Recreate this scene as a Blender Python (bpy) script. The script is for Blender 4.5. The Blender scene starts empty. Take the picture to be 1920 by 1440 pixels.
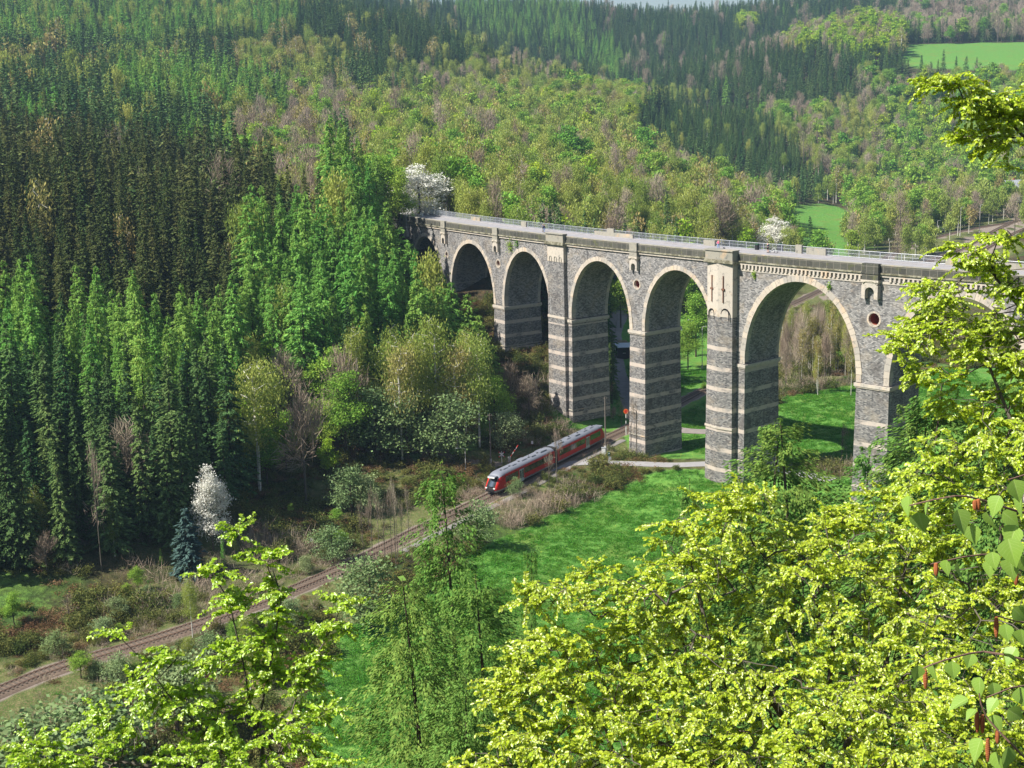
import bpy, math, random
import numpy as np
from mathutils import Matrix, Vector
rad = math.radians
SC = bpy.context.scene
COL = SC.collection
rng = np.random.default_rng(7)
random.seed(7)

# ---------------------------------------------------------------- camera
F, PITCH, ROLL, CH = 2550.0, 0.2064, 0.0264, 66.0      # focal length in px of a 1920 px wide frame, height above the rails
cam_d = bpy.data.cameras.new('camera'); cam = bpy.data.objects.new('camera', cam_d); COL.objects.link(cam)
cam_d.sensor_width = 36; cam_d.lens = F / 1920 * 36; cam_d.clip_start = 0.1; cam_d.clip_end = 20000
_c, _s, _cr, _sr = math.cos(PITCH), math.sin(PITCH), math.cos(ROLL), math.sin(ROLL)
_R = Vector((1, 0, 0)); _U = Vector((0, _s, _c)); _F = Vector((0, _c, -_s))
_R2 = _R * _cr - _U * _sr; _U2 = _R * _sr + _U * _cr
m = Matrix((_R2, _U2, -_F)).transposed().to_4x4(); m.translation = (0, 0, CH)
cam.matrix_world = m
SC.camera = cam

# ---------------------------------------------------------------- world, sun, exposure
SUN_AZ, SUN_EL = (-1.0, -0.38), rad(47)
w = bpy.data.worlds.new('World'); SC.world = w; w.use_nodes = True
nt = w.node_tree; nt.nodes.clear()
sky = nt.nodes.new('ShaderNodeTexSky'); sky.sky_type = 'NISHITA'; sky.sun_disc = False
sky.sun_elevation = SUN_EL; sky.sun_rotation = math.atan2(SUN_AZ[0], SUN_AZ[1])
sky.air_density = 1.0; sky.dust_density = 1.2; sky.ozone_density = 1.0
bg = nt.nodes.new('ShaderNodeBackground'); bg.inputs[1].default_value = 0.07
wo = nt.nodes.new('ShaderNodeOutputWorld')
nt.links.new(sky.outputs[0], bg.inputs[0]); nt.links.new(bg.outputs[0], wo.inputs[0])
sd = bpy.data.lights.new('sun', 'SUN'); sd.energy = 5.0; sd.angle = rad(0.53); sd.color = (1.0, 0.95, 0.86)
sun = bpy.data.objects.new('sun', sd); COL.objects.link(sun)
_v = Vector((SUN_AZ[0], SUN_AZ[1], 0)).normalized() * math.cos(SUN_EL) + Vector((0, 0, math.sin(SUN_EL)))
sun.rotation_euler = _v.to_track_quat('Z', 'Y').to_euler(); sun.location = (-200, 100, 300)
SC.view_settings.view_transform = 'Standard'; SC.view_settings.look = 'None'
SC.view_settings.exposure = 0.85; SC.view_settings.gamma = 1.0
SC.cycles.max_bounces = 6; SC.cycles.diffuse_bounces = 3; SC.cycles.glossy_bounces = 2
SC.cycles.transmission_bounces = 4; SC.cycles.transparent_max_bounces = 4; SC.cycles.volume_bounces = 0

# ---------------------------------------------------------------- rays through the lens (used to measure the place)
def ray(px, py):
    u0, v0 = px - 960, py - 720
    u = u0 * _cr - v0 * _sr; v = u0 * _sr + v0 * _cr
    return np.array([u / F, _c - v / F * _s, -_s - v / F * _c])
def at(px, py, Y):
    d = ray(px, py); return d * (Y / d[1]) + np.array([0, 0, CH])
def onz(px, py, z=0.0):
    d = ray(px, py); return d * ((z - CH) / d[2]) + np.array([0, 0, CH])
def proj(P):
    P = np.asarray(P, float); x, y, z = P[..., 0], P[..., 1], P[..., 2] - CH
    fw = y * _c - z * _s; up = y * _s + z * _c
    fw = np.where(fw < 0.1, 0.1, fw)
    u = F * x / fw; v = -F * up / fw
    return 960 + u * _cr + v * _sr, 720 - u * _sr + v * _cr
def inpoly(x, y, poly):
    x = np.asarray(x); y = np.asarray(y); r = np.zeros(x.shape, bool); n = len(poly)
    for i in range(n):
        x0, y0 = poly[i]; x1, y1 = poly[(i + 1) % n]
        if y0 == y1: continue
        c = ((y0 > y) != (y1 > y)) & (x < (x1 - x0) * (y - y0) / (y1 - y0) + x0)
        r ^= c
    return r
def sstep(a, b, x):
    t = np.clip((x - a) / (b - a), 0, 1); return t * t * (3 - 2 * t)

# ---------------------------------------------------------------- mesh builder
class Geo:
    def __init__(s): s.v = []; s.f = []; s.n = 0; s.uv = []
    def add(s, V, Fc, mat=0, uv=None):
        V = np.asarray(V, float).reshape(-1, 3); Fc = np.asarray(Fc, int)
        s.v.append(V); s.f.append((Fc + s.n, np.full(len(Fc), mat) if np.isscalar(mat) else np.asarray(mat)))
        s.uv.append(np.zeros((len(Fc), Fc.shape[1], 2)) if uv is None else np.asarray(uv, float).reshape(len(Fc), Fc.shape[1], 2))
        s.n += len(V)
    def quad(s, a, b, c, d, mat=0, uv=None): s.add([a, b, c, d], [[0, 1, 2, 3]], mat, uv)
    def box(s, c, sz, mat=0, rz=0.0, R=None):
        x, y, z = np.array(sz) / 2
        V = np.array([[-x,-y,-z],[x,-y,-z],[x,y,-z],[-x,y,-z],[-x,-y,z],[x,-y,z],[x,y,z],[-x,y,z]])
        if rz: ca, sa = math.cos(rz), math.sin(rz); V = V @ np.array([[ca, sa, 0], [-sa, ca, 0], [0, 0, 1]])
        if R is not None: V = V @ np.asarray(R).T
        s.add(V + np.array(c), BOXF, mat)
    def hexa(s, V, mat=0, uv=None): s.add(V, BOXF, mat, uv)
    def tube(s, P, r, n=6, mat=0, cap=True):
        P = np.asarray(P, float); k = len(P); r = np.full(k, r) if np.isscalar(r) else np.asarray(r)
        T = np.gradient(P, axis=0); T /= np.linalg.norm(T, axis=1)[:, None] + 1e-9
        ref = np.where(np.abs(T[:, 2:3]) > 0.9, np.array([[1.0, 0, 0]]), np.array([[0, 0, 1.0]]))
        if np.any(np.abs(T[:, 2]) > 0.9) and np.any(np.abs(T[:, 2]) <= 0.9): ref = np.tile([[0.31, 0.77, 0.55]], (k, 1))
        A = np.cross(T, ref); A /= np.linalg.norm(A, axis=1)[:, None] + 1e-9; B = np.cross(T, A)
        an = np.arange(n) * 2 * math.pi / n
        V = P[:, None] + r[:, None, None] * (np.cos(an)[None, :, None] * A[:, None] + np.sin(an)[None, :, None] * B[:, None])
        i = np.arange(k - 1)[:, None] * n; j = np.arange(n)[None]; j2 = (j + 1) % n
        s.add(V.reshape(-1, 3), np.stack([i + j, i + j2, i + n + j2, i + n + j], -1).reshape(-1, 4), mat)
        if cap and n > 2:
            for e, q in ((0, 1), (k - 1, -1)):
                W = V[e][::q]; 
                if n == 4: s.add(W, [[0, 1, 2, 3]], mat)
                else: s.add(np.vstack([W, P[e]]), [[a, (a + 1) % n, n] for a in range(n)], mat)
    def loft(s, rings, mat=0, closed=True, caps=True):
        V = np.array(rings, float); k, n = V.shape[:2]
        nn = n if closed else n - 1
        Fc = []; mt = []
        for i in range(k - 1):
            for j in range(nn):
                Fc.append([i * n + j, i * n + (j + 1) % n, (i + 1) * n + (j + 1) % n, (i + 1) * n + j]); mt.append(mat if np.isscalar(mat) else mat[j])
        s.add(V.reshape(-1, 3), Fc, np.array(mt))
        if caps:
            for e, q in ((0, -1), (k - 1, 1)):
                W = V[e][::q]; c = W.mean(0); s.add(np.vstack([W, c]), [[a, (a + 1) % n, n] for a in range(n)], mat if np.isscalar(mat) else mat[0])
    def leaves(s, C, U, W, mat=0):
        """diamond leaves: centre C, half length vector U, half width vector W"""
        C, U, W = (np.asarray(q, float) for q in (C, U, W)); n = len(C)
        if n == 0: return
        V = np.stack([C - U, C - 0.15 * U + W, C + U, C - 0.15 * U - W], 1).reshape(-1, 3)
        s.add(V, np.arange(4 * n).reshape(-1, 4), mat)
    def xf(s, Mx):
        Mx = np.array(Mx); s.v = [v @ Mx[:3, :3].T + Mx[:3, 3] for v in s.v]
    def mesh(s, name, mats, smooth=False, uv=False):
        me = bpy.data.meshes.new(name)
        V = np.concatenate(s.v); tot = []; loops = []; mi = []; uvs = []
        for (f, mt), u in zip(s.f, s.uv):
            loops.append(f.ravel()); tot.append(np.full(len(f), f.shape[1])); mi.append(mt); uvs.append(u.reshape(-1, 2))
        loops = np.concatenate(loops).astype(np.int32); tot = np.concatenate(tot).astype(np.int32); mi = np.concatenate(mi).astype(np.int32)
        me.vertices.add(len(V)); me.vertices.foreach_set('co', V.astype(np.float32).ravel())
        me.loops.add(len(loops)); me.loops.foreach_set('vertex_index', loops)
        me.polygons.add(len(tot)); st = np.concatenate([[0], np.cumsum(tot)[:-1]]).astype(np.int32)
        me.polygons.foreach_set('loop_start', st); me.polygons.foreach_set('loop_total', tot)
        me.polygons.foreach_set('material_index', mi)
        me.polygons.foreach_set('use_smooth', np.full(len(tot), smooth))
        for q in (mats if isinstance(mats, (list, tuple)) else [mats] if mats is not None else []): me.materials.append(q)
        if uv:
            l = me.uv_layers.new(name='UVMap'); l.data.foreach_set('uv', np.concatenate(uvs).astype(np.float32).ravel())
        me.update(calc_edges=True); me.validate()
        return me
BOXF = np.array([[0,3,2,1],[4,5,6,7],[0,1,5,4],[1,2,6,5],[2,3,7,6],[3,0,4,7]])

def tag(o, label=None, cat=None, group=None, kind=None):
    if label: o['label'] = label
    if cat: o['category'] = cat
    if group: o['group'] = group
    if kind: o['kind'] = kind
    return o
def obj(name, geo, mats, parent=None, smooth=False, uv=False, loc=None):
    me = geo if isinstance(geo, bpy.types.Mesh) else geo.mesh(name, mats, smooth, uv)
    o = bpy.data.objects.new(name, me); COL.objects.link(o)
    if parent is not None: o.parent = parent
    if loc is not None: o.location = loc
    return o
def thing(name, label, cat, loc=(0, 0, 0), rz=0.0, group=None):
    o = bpy.data.objects.new(name, None); COL.objects.link(o); o.location = loc; o.rotation_euler = (0, 0, rz)
    o.empty_display_size = 0.5
    return tag(o, label, cat, group)
def dup(root, loc, rz=0.0, sc=(1, 1, 1), label=None, group=None):
    r = root.copy(); COL.objects.link(r); r.location = loc; r.rotation_euler = (0, 0, rz); r.scale = sc
    if label: r['label'] = label
    if group: r['group'] = group
    for ch in list(root.children):
        c = ch.copy(); COL.objects.link(c); c.parent = r
        for g in list(ch.children):
            d = g.copy(); COL.objects.link(d); d.parent = c
    return r

# ---------------------------------------------------------------- materials
class N:
    """tiny node helper"""
    def __init__(s, name, rough=0.8, spec=0.3):
        s.m = bpy.data.materials.new(name); s.m.use_nodes = True; s.t = s.m.node_tree
        s.b = s.t.nodes['Principled BSDF']; s.b.inputs['Roughness'].default_value = rough
        s.b.inputs['Specular IOR Level'].default_value = spec
        s.out = s.t.nodes['Material Output']
    def n(s, typ, **k):
        x = s.t.nodes.new('ShaderNode' + typ)
        for a, b in k.items(): setattr(x, a, b)
        return x
    def put(s, sock, v):
        if isinstance(v, (int, float)): sock.default_value = v
        elif isinstance(v, (tuple, list)): sock.default_value = (*v, 1)[:len(sock.default_value)]
        else: s.t.links.new(v, sock)
    def mix(s, a, b, f, mode='MIX'):
        x = s.n('Mix', data_type='RGBA', blend_type=mode); s.put(x.inputs[0], f); s.put(x.inputs[6], a); s.put(x.inputs[7], b); return x.outputs[2]
    def math(s, op, a, b=0.0, c=0.0, clamp=False):
        x = s.n('Math', operation=op, use_clamp=clamp); s.put(x.inputs[0], a); s.put(x.inputs[1], b); s.put(x.inputs[2], c); return x.outputs[0]
    def ramp(s, f, lo, hi, a=0.0, b=1.0):
        x = s.n('MapRange', interpolation_type='SMOOTHSTEP'); s.put(x.inputs[0], f); s.put(x.inputs[1], lo); s.put(x.inputs[2], hi); s.put(x.inputs[3], a); s.put(x.inputs[4], b); return x.outputs[0]
    def noise(s, vec, scale, det=4, rough=0.55, out=0):
        x = s.n('TexNoise'); s.put(x.inputs['Scale'], scale); x.inputs['Detail'].default_value = det; x.inputs['Roughness'].default_value = rough
        if vec is not None: s.put(x.inputs[0], vec)
        return x.outputs[out]
    def coord(s, w='Object'): return s.n('TexCoord').outputs[w]
    def mapv(s, vec, sc): x = s.n('Mapping'); s.put(x.inputs[0], vec); x.inputs['Scale'].default_value = sc; return x.outputs[0]
    def color(s, c): s.put(s.b.inputs['Base Color'], c); return s
    def bump(s, h, st=0.4, d=0.05):
        x = s.n('Bump'); x.inputs['Strength'].default_value = st; x.inputs['Distance'].default_value = d; s.put(x.inputs['Height'], h); s.put(s.b.inputs['Normal'], x.outputs[0]); return s

def simple(name, col, rough=0.6, spec=0.3, metal=0.0, var=0.25, scale=3.0):
    q = N(name, rough, spec); q.b.inputs['Metallic'].default_value = metal
    f = q.noise(q.coord(), scale)
    q.color(q.mix(tuple(c * (1 - var) for c in col), tuple(min(1, c * (1 + var)) for c in col), f))
    return q.m

def leafmat(name, col, col2=None, trans=0.35, var=0.35, gloss=0.0, tcol=None, hue=0.03):
    q = N(name); t = q.t; t.nodes.remove(q.b)
    col2 = col2 or tuple(c * 1.5 for c in col)
    oi = q.n('ObjectInfo'); g = q.n('NewGeometry')
    base = q.mix(col, col2, oi.outputs['Random'])
    isl = g.outputs['Random Per Island']
    hs = q.n('HueSaturation'); q.put(hs.inputs['Color'], base)
    q.put(hs.inputs['Value'], q.math('MULTIPLY_ADD', isl, 2 * var, 1 - var))
    r2 = q.math('FRACT', q.math('MULTIPLY', isl, 37.7))
    r3 = q.math('FRACT', q.math('MULTIPLY', oi.outputs['Random'], 11.3))
    q.put(hs.inputs['Hue'], q.math('ADD', q.math('MULTIPLY_ADD', r2, hue, 0.5 - hue), q.math('MULTIPLY', r3, hue)))
    c = hs.outputs[0]
    d = q.n('BsdfDiffuse'); q.put(d.inputs[0], c)
    tr = q.n('BsdfTranslucent'); q.put(tr.inputs[0], q.mix(c, tcol or (1.0, 1.0, 0.35), 0.35, 'MULTIPLY') if tcol is None else q.mix(c, tcol, 0.5))
    ms = q.n('MixShader'); ms.inputs[0].default_value = trans; t.links.new(d.outputs[0], ms.inputs[1]); t.links.new(tr.outputs[0], ms.inputs[2])
    last = ms.outputs[0]
    if gloss:
        gl = q.n('BsdfGlossy'); gl.inputs['Roughness'].default_value = 0.38; gl.inputs[0].default_value = (0.9, 1, 0.9, 1)
        m2 = q.n('MixShader'); m2.inputs[0].default_value = gloss; t.links.new(last, m2.inputs[1]); t.links.new(gl.outputs[0], m2.inputs[2]); last = m2.outputs[0]
    t.links.new(last, q.out.inputs[0]); return q.m

MT = {}
MT['spruce'] = leafmat('spruce_needles', (0.056, 0.127, 0.044), (0.151, 0.242, 0.074), 0.12, 0.45)
MT['spruce_olive'] = leafmat('olive_spruce_needles', (0.069, 0.111, 0.035), (0.152, 0.167, 0.057), 0.12, 0.35, hue=0.04)
MT['blue_spruce'] = leafmat('blue_spruce_needles', (0.07, 0.12, 0.11), (0.08, 0.14, 0.13), 0.1, 0.35)
MT['larch'] = leafmat('larch_needles', (0.169, 0.351, 0.072), (0.276, 0.460, 0.098), 0.38, 0.35, hue=0.04)
MT['birch'] = leafmat('birch_leaves', (0.25, 0.34, 0.07), (0.43, 0.47, 0.12), 0.35, 0.3, hue=0.03)
MT['broadleaf'] = leafmat('fresh_leaves', (0.173, 0.344, 0.054), (0.311, 0.456, 0.073), 0.35, 0.4)
MT['lime'] = leafmat('bright_spring_leaves', (0.288, 0.432, 0.036), (0.360, 0.480, 0.048), 0.4, 0.3)
MT['bronze'] = leafmat('bronze_young_leaves', (0.27, 0.24, 0.08), (0.38, 0.33, 0.12), 0.25, 0.35)
MT['twig'] = leafmat('bare_twigs', (0.270, 0.211, 0.151), (0.439, 0.358, 0.277), 0.05, 0.4, tcol=(0.2, 0.15, 0.1))
MT['blossom'] = leafmat('white_blossom', (0.78, 0.78, 0.71), (0.82, 0.81, 0.74), 0.32, 0.25, tcol=(0.7, 0.7, 0.6), hue=0.0)
MT['willow'] = leafmat('grey_willow_leaves', (0.187, 0.274, 0.108), (0.288, 0.360, 0.173), 0.3, 0.35)
MT['near_beech'] = leafmat('young_beech_leaves', (0.42, 0.565, 0.035), (0.45, 0.58, 0.04), 0.45, 0.40, gloss=0.05, hue=0.022)

MT['larch_near'] = leafmat('feathery_larch_needles', (0.15, 0.27, 0.055), (0.21, 0.32, 0.07), 0.4, 0.45, hue=0.035)
MT['bark'] = simple('grey_brown_bark', (0.085, 0.065, 0.048), 0.9, 0.1, var=0.4, scale=4)
MT['beech_bark'] = simple('grey_beech_bark', (0.12, 0.105, 0.085), 0.85, 0.1, var=0.4, scale=12)
q = N('birch_bark', 0.8, 0.2)
_f = q.noise(q.mapv(q.coord(), (2, 2, 7)), 1.2, 3)
q.color(q.mix((0.62, 0.60, 0.54), (0.06, 0.05, 0.045), q.ramp(_f, 0.56, 0.66))); MT['birch_bark'] = q.m

q = N('near_birch_leaves', 0.45, 0.4); uv = q.n('SeparateXYZ'); q.put(uv.inputs[0], q.coord('UV')); av = q.math('ABSOLUTE', uv.outputs[1])
vn = q.math('LESS_THAN', q.math('FRACT', q.math('MULTIPLY', q.math('SUBTRACT', uv.outputs[0], q.math('MULTIPLY', av, 0.28)), 8.0)), 0.12); mr = q.math('LESS_THAN', av, 0.07)
c = q.mix((0.27, 0.43, 0.09), (0.42, 0.56, 0.18), q.math('MAXIMUM', vn, mr)); c = q.mix(c, (0.30, 0.50, 0.06), q.noise(q.coord(), 25, 3)); d_ = q.n('BsdfTranslucent'); q.put(d_.inputs[0], c); q.color(c)
ms = q.n('MixShader'); ms.inputs[0].default_value = 0.42; q.t.links.new(q.b.outputs[0], ms.inputs[1]); q.t.links.new(d_.outputs[0], ms.inputs[2]); q.t.links.new(ms.outputs[0], q.out.inputs[0]); MT['near_birch'] = q.m
# ---------------------------------------------------------------- terrain
CX, CY, RV = 425.481, 554.556, 504.349          # centre and radius of the viaduct's front face
TH0 = math.atan2(307.1 - CY, -14.5 - CX)
WV = 9.0                                        # width of the viaduct
def W(s, t, z):
    th = TH0 + s / RV; r = RV - t
    return np.array([CX + r * math.cos(th), CY + r * math.sin(th), z])
def sv(x, y):
    d = np.arctan2(np.asarray(y) - CY, np.asarray(x) - CX) - TH0
    d = (d + math.pi) % (2 * math.pi) - math.pi
    return d * RV, RV - np.hypot(np.asarray(x) - CX, np.asarray(y) - CY)

def catmull(P, step):
    P = [np.array(p, float) for p in P]; P = [2 * P[0] - P[1]] + P + [2 * P[-1] - P[-2]]; out = []
    for i in range(1, len(P) - 2):
        n = max(2, int(np.linalg.norm(P[i + 1] - P[i]) / step))
        for k in range(n):
            t = k / n
            out.append(0.5 * (2 * P[i] + (P[i + 1] - P[i - 1]) * t + (2 * P[i - 1] - 5 * P[i] + 4 * P[i + 1] - P[i + 2]) * t * t + (3 * P[i] - P[i - 1] - 3 * P[i + 1] + P[i + 2]) * t ** 3))
    out.append(P[-2]); return np.array(out)
def pl(L, z=0.3): return [onz(x, y, z)[:2] for x, y in L]
TRACK = catmull(pl([(-220, 1388), (-100, 1338), (20, 1285), (120, 1247), (320, 1187), (540, 1108), (690, 1040), (790, 990), (919, 929), (1020, 879), (1121, 828), (1188, 797)]) + [(40.5, 297), (61, 335)] + pl([(1440, 598), (1512, 560), (1545, 545), (1630, 503), (1700, 468), (1762, 447), (1850, 428), (1960, 412)]), 2.0)
TRACK2 = catmull(pl([(1560, 560), (1660, 522), (1790, 476), (1890, 424), (1990, 385)]), 3.0)
TRACK3 = catmull(pl([(1600, 580), (1700, 535), (1800, 496), (1905, 440), (2010, 396)]), 3.0)
ROAD = catmull([onz(*p, 0.2)[:2] for p in [(985, 893), (1035, 876), (1090, 867), (1190, 869), (1270, 871), (1340, 869), (1420, 872), (1560, 900)]], 1.5)
LANE = catmull([onz(*p, 1.0)[:2] for p in [(1180, 598), (1163, 612), (1152, 640), (1160, 700), (1176, 745), (1200, 780), (1290, 800), (1400, 800)]], 2.0)
def dist_to(L, x, y):
    x = np.asarray(x, float); y = np.asarray(y, float); b = np.full(x.shape, 1e9)
    for i in range(0, len(L) - 1):
        a = L[i]; d = L[i + 1] - a; q = np.clip(((x - a[0]) * d[0] + (y - a[1]) * d[1]) / (d @ d + 1e-9), 0, 1)
        b = np.minimum(b, (x - a[0] - q * d[0]) ** 2 + (y - a[1] - q * d[1]) ** 2)
    return np.sqrt(b)

cp = []
def G(px, py, Y, h): p = at(px, py, Y); cp.append((p[0], p[1], p[2] - h))
def Z(px, Y, z): p = at(px, 700, Y); cp.append((p[0], Y, z))
def K(x, y, z): cp.append((x, y, z))
for p in TRACK[::9]:
    if p[1] < 760: K(p[0], p[1], 0 if p[1] < 400 else 1)
# camera slope
for X, k in ((-120, 0.85), (-60, 0.95), (-20, 1.0), (0, 1), (20, 1.0), (50, 1.08), (110, 1.2)):
    for Y, z in ((-60, 80), (-20, 71), (0, 64.3), (9, 57), (20, 47), (35, 36), (55, 23), (75, 12)): K(X, Y, z * (k if Y > 5 else 1))
for X in (-120, -70, -20, 20, 50): K(X, 98, 2 if X > -100 else 1)
K(90, 100, 10); K(140, 110, 18); K(200, 130, 30); K(300, 180, 45); K(450, 250, 60)
for X in (-60, -20, 20): K(X, 115, -2)
for px, py in ((650, 1200), (620, 1340), (950, 1120), (1100, 1000), (1180, 930), (1300, 950), (1230, 1050), (1480, 1000), (1700, 1000)): p = onz(px, py, -2.5); K(p[0], p[1], -2.5)
for px, Y in ((1300, 245), (1450, 260), (1600, 230), (1800, 230), (1500, 300), (1700, 300), (1560, 380), (1750, 400), (1900, 330), (1650, 460), (1850, 520), (1300, 300), (1290, 360)): Z(px, Y, -0.5)
Z(1200, 330, 1); Z(1180, 380, 2); Z(1300, 420, 4); Z(1120, 330, 6)
# left slope foot
for px, py, z in ((-60, 1190, 1.5), (100, 1150, 1.5), (300, 1090, 1.5), (560, 950, 1.5), (760, 880, 1.5), (930, 830, 2), (-300, 1240, 2)): p = onz(px, py, z); K(*p)
G(790, 850, 236, 0); G(600, 845, 235, 0); K(*W(45, 1, 4)); K(*W(45, 8, 6)); K(*W(24, 1, 12)); K(*W(24, 12, 16)); K(*W(0, 1, 23)); K(*W(0, 14, 30)); K(*W(-22, 2, 34)); K(*W(-38, 2, 38.6)); K(*W(-38, 9, 39)); K(*W(-60, 5, 41)); K(*W(58, 4, 0.3)); K(*W(90, 4, 0)); K(*W(120, 4, -1)); K(*W(150, 4, -1)); K(*W(180, 4, 2))
Z(200, 225, 14); Z(0, 215, 13); Z(-300, 200, 15); Z(400, 235, 13); Z(540, 240, 12)
Z(200, 190, 5.5); Z(0, 180, 5); Z(400, 210, 6)
G(200, 240, 350, 23); G(200, 300, 300, 23); G(0, 235, 350, 23); G(-300, 200, 350, 23)
G(200, 200, 450, 22); G(200, 125, 600, 20); G(200, 45, 800, 20); G(200, -5, 950, 20); G(200, -60, 1250, 20)
G(-200, 190, 450, 22); G(-200, 110, 600, 20); G(-200, 20, 800, 20); G(-200, -40, 1000, 20); G(-400, -80, 1300, 20)
G(400, 300, 350, 22); G(400, 215, 480, 20); G(400, 130, 650, 20); G(400, 50, 850, 20); G(400, -5, 1000, 20); G(420, -50, 1250, 20)
G(520, 300, 390, 18); G(560, 240, 500, 18); G(560, 170, 640, 18); G(560, 90, 800, 20); G(560, 10, 980, 20)
G(640, 345, 292, 22); G(500, 430, 272, 22); G(850, 520, 268, 21); G(600, 600, 248, 16)
G(700, 345, 400, 16); G(700, 260, 520, 16); G(700, 190, 680, 16); G(690, 110, 850, 18); G(680, 5, 1080, 20)
G(850, 300, 430, 16); G(850, 230, 600, 16); G(850, 175, 760, 16); G(850, 130, 900, 18); G(800, 32, 1060, 20); G(860, 60, 1050, 20)
G(1000, 345, 420, 15); G(1000, 300, 500, 16); G(1000, 240, 620, 16); G(1000, 190, 750, 16); G(1000, 150, 900, 16); G(1000, 102, 1000, 20)
G(1150, 360, 440, 15); G(1150, 290, 560, 16); G(1150, 215, 750, 16); G(1150, 165, 900, 17); G(1150, 140, 980, 20)
G(1280, 385, 460, 15); G(1280, 310, 600, 15); G(1280, 240, 800, 15); G(1280, 190, 930, 16)
G(1400, 345, 700, 15); G(1400, 260, 840, 13); G(1400, 205, 940, 13); G(1500, 290, 840, 13); Z(1400, 1060, 44); Z(1500, 960, 34)
Z(1150, 1130, 52); Z(1000, 1180, 70); Z(800, 1200, 95); Z(1280, 1080, 42)
G(560, -20, 1300, 20); G(700, -10, 1500, 20)
G(790, 2, 1600, 20); G(900, -12, 1600, 20); G(1000, -14, 1600, 20); G(1130, 3, 1600, 20); G(1200, 16, 1600, 20); G(1260, 19, 1600, 20); G(1310, 22, 1600, 20); G(1370, 15, 1620, 20); G(1430, -2, 1650, 20); G(1500, -14, 1660, 20); G(1600, -25, 1700, 20); G(1800, -25, 1700, 20); G(1950, -40, 1700, 20)
G(1150, 112, 1330, 20); G(1260, 110, 1350, 20); G(1000, 60, 1380, 20); G(1360, 95, 1420, 20)
for px in (600, 800, 1000, 1300, 1600, 1900): Z(px, 2000, 120)
G(1300, 150, 1160, 18); G(1400, 108, 1180, 18); G(1500, 68, 1220, 18); G(1620, 28, 1260, 18); G(1560, 60, 1240, 18)
Z(1600, 820, 3); Z(1600, 900, 16); Z(1600, 1000, 40); Z(1600, 1130, 80); Z(1500, 1060, 52)
G(1700, 84, 1260, 0); G(1700, 130, 1130, 0); G(1900, 82, 1260, 0); G(1900, 126, 1120, 0); G(1800, 84, 1260, 0); G(1790, 130, 1120, 0); G(2000, 90, 1230, 0)
G(1800, 30, 1420, 20); G(1950, 10, 1450, 20)
Z(1750, 700, 3); Z(1850, 700, 4); Z(1850, 850, 14); Z(1850, 950, 34); Z(1850, 1040, 58); Z(1720, 900, 18); Z(1720, 1000, 42); Z(1950, 780, 12); Z(2050, 700, 12); Z(2200, 600, 30); Z(2300, 450, 35); Z(2150, 380, 12)
Z(1560, 640, 1); Z(1500, 720, 3); Z(1600, 740, 1.5); Z(1440, 560, 3)
for x, y, z in ((-900, 0, 150), (-600, -300, 170), (600, -300, 170), (900, 200, 170), (-900, 600, 190), (-1200, 1200, 230), (0, -400, 150), (1200, 700, 200), (1300, 1300, 230), (-1500, 2500, 260), (1500, 2600, 260), (0, 2900, 200), (-250, 150, 45), (-260, 260, 70), (-420, 350, 110)): K(x, y, z)
cp = np.array(cp); _C = 12.0
_d2 = ((cp[:, None, :2] - cp[None, :, :2]) ** 2).sum(-1)
_A = np.sqrt(_d2 + _C * _C); _n = len(cp)
_P = np.c_[np.ones(_n), cp[:, :2] / 1000]
_M = np.block([[-_A + np.eye(_n) * 1.5, _P], [_P.T, np.zeros((3, 3))]])
_w = np.linalg.solve(_M, np.r_[cp[:, 2], 0, 0, 0])
def zt_raw(x, y):
    sh = np.shape(x); x = np.ravel(x).astype(float); y = np.ravel(y).astype(float); out = np.zeros(len(x))
    for i in range(0, len(x), 20000):
        a, b = x[i:i + 20000], y[i:i + 20000]
        out[i:i + 20000] = -np.sqrt((a[:, None] - cp[None, :, 0]) ** 2 + (b[:, None] - cp[None, :, 1]) ** 2 + _C * _C) @ _w[:_n] + _w[_n] + _w[_n + 1] * a / 1000 + _w[_n + 2] * b / 1000
    return out.reshape(sh)
def zt(x, y):
    x = np.asarray(x, float); y = np.asarray(y, float); z = zt_raw(x, y)
    px, py = proj(np.stack([x, y, z], -1))
    near = (y < 760)
    # railway formation: level shelf with a small bank on the meadow side
    d = np.minimum(dist_to(TRACK, x, y), np.minimum(dist_to(TRACK2, x, y), dist_to(TRACK3, x, y)))
    z = z + (0.35 * np.sin(x * 0.21 + 1) * np.cos(y * 0.17) + 0.2 * np.sin(x * 0.53 + y * 0.4)) * sstep(3, 14, d) * sstep(60, 120, y + 0 * x)
    z = np.where(near, (z * sstep(2.6, 10, d) + (0.0 + 1.0 * sstep(380, 480, y)) * (1 - sstep(2.6, 10, d))), z)
    d2 = np.minimum(dist_to(ROAD, x, y), dist_to(LANE, x, y))
    z = np.where(near, z * sstep(1.8, 6, d2) + 0.1 * (1 - sstep(1.8, 6, d2)) * (1 - sstep(290, 400, y)) + z * (1 - sstep(1.8, 6, d2)) * sstep(290, 400, y), z)
    return z

def axis(segs):
    out = [segs[0][0]]
    for a, b, st in segs:
        n = max(1, int(round((b - a) / st))); out += list(np.linspace(a, b, n + 1)[1:])
    return np.array(out)
ax = axis([(-2600, -700, 100), (-700, -260, 20), (-260, -90, 5), (-90, 110, 1.5), (110, 260, 4), (260, 760, 16), (760, 2600, 100)])
ay = axis([(-700, -40, 40), (-40, 110, 4), (110, 330, 1.5), (330, 520, 4), (520, 1350, 12), (1350, 2000, 25), (2000, 3600, 100)])
XX, YY = np.meshgrid(ax, ay)
ZZ = zt(XX, YY)
gpx, gpy = proj(np.stack([XX, YY, ZZ], -1))
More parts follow.
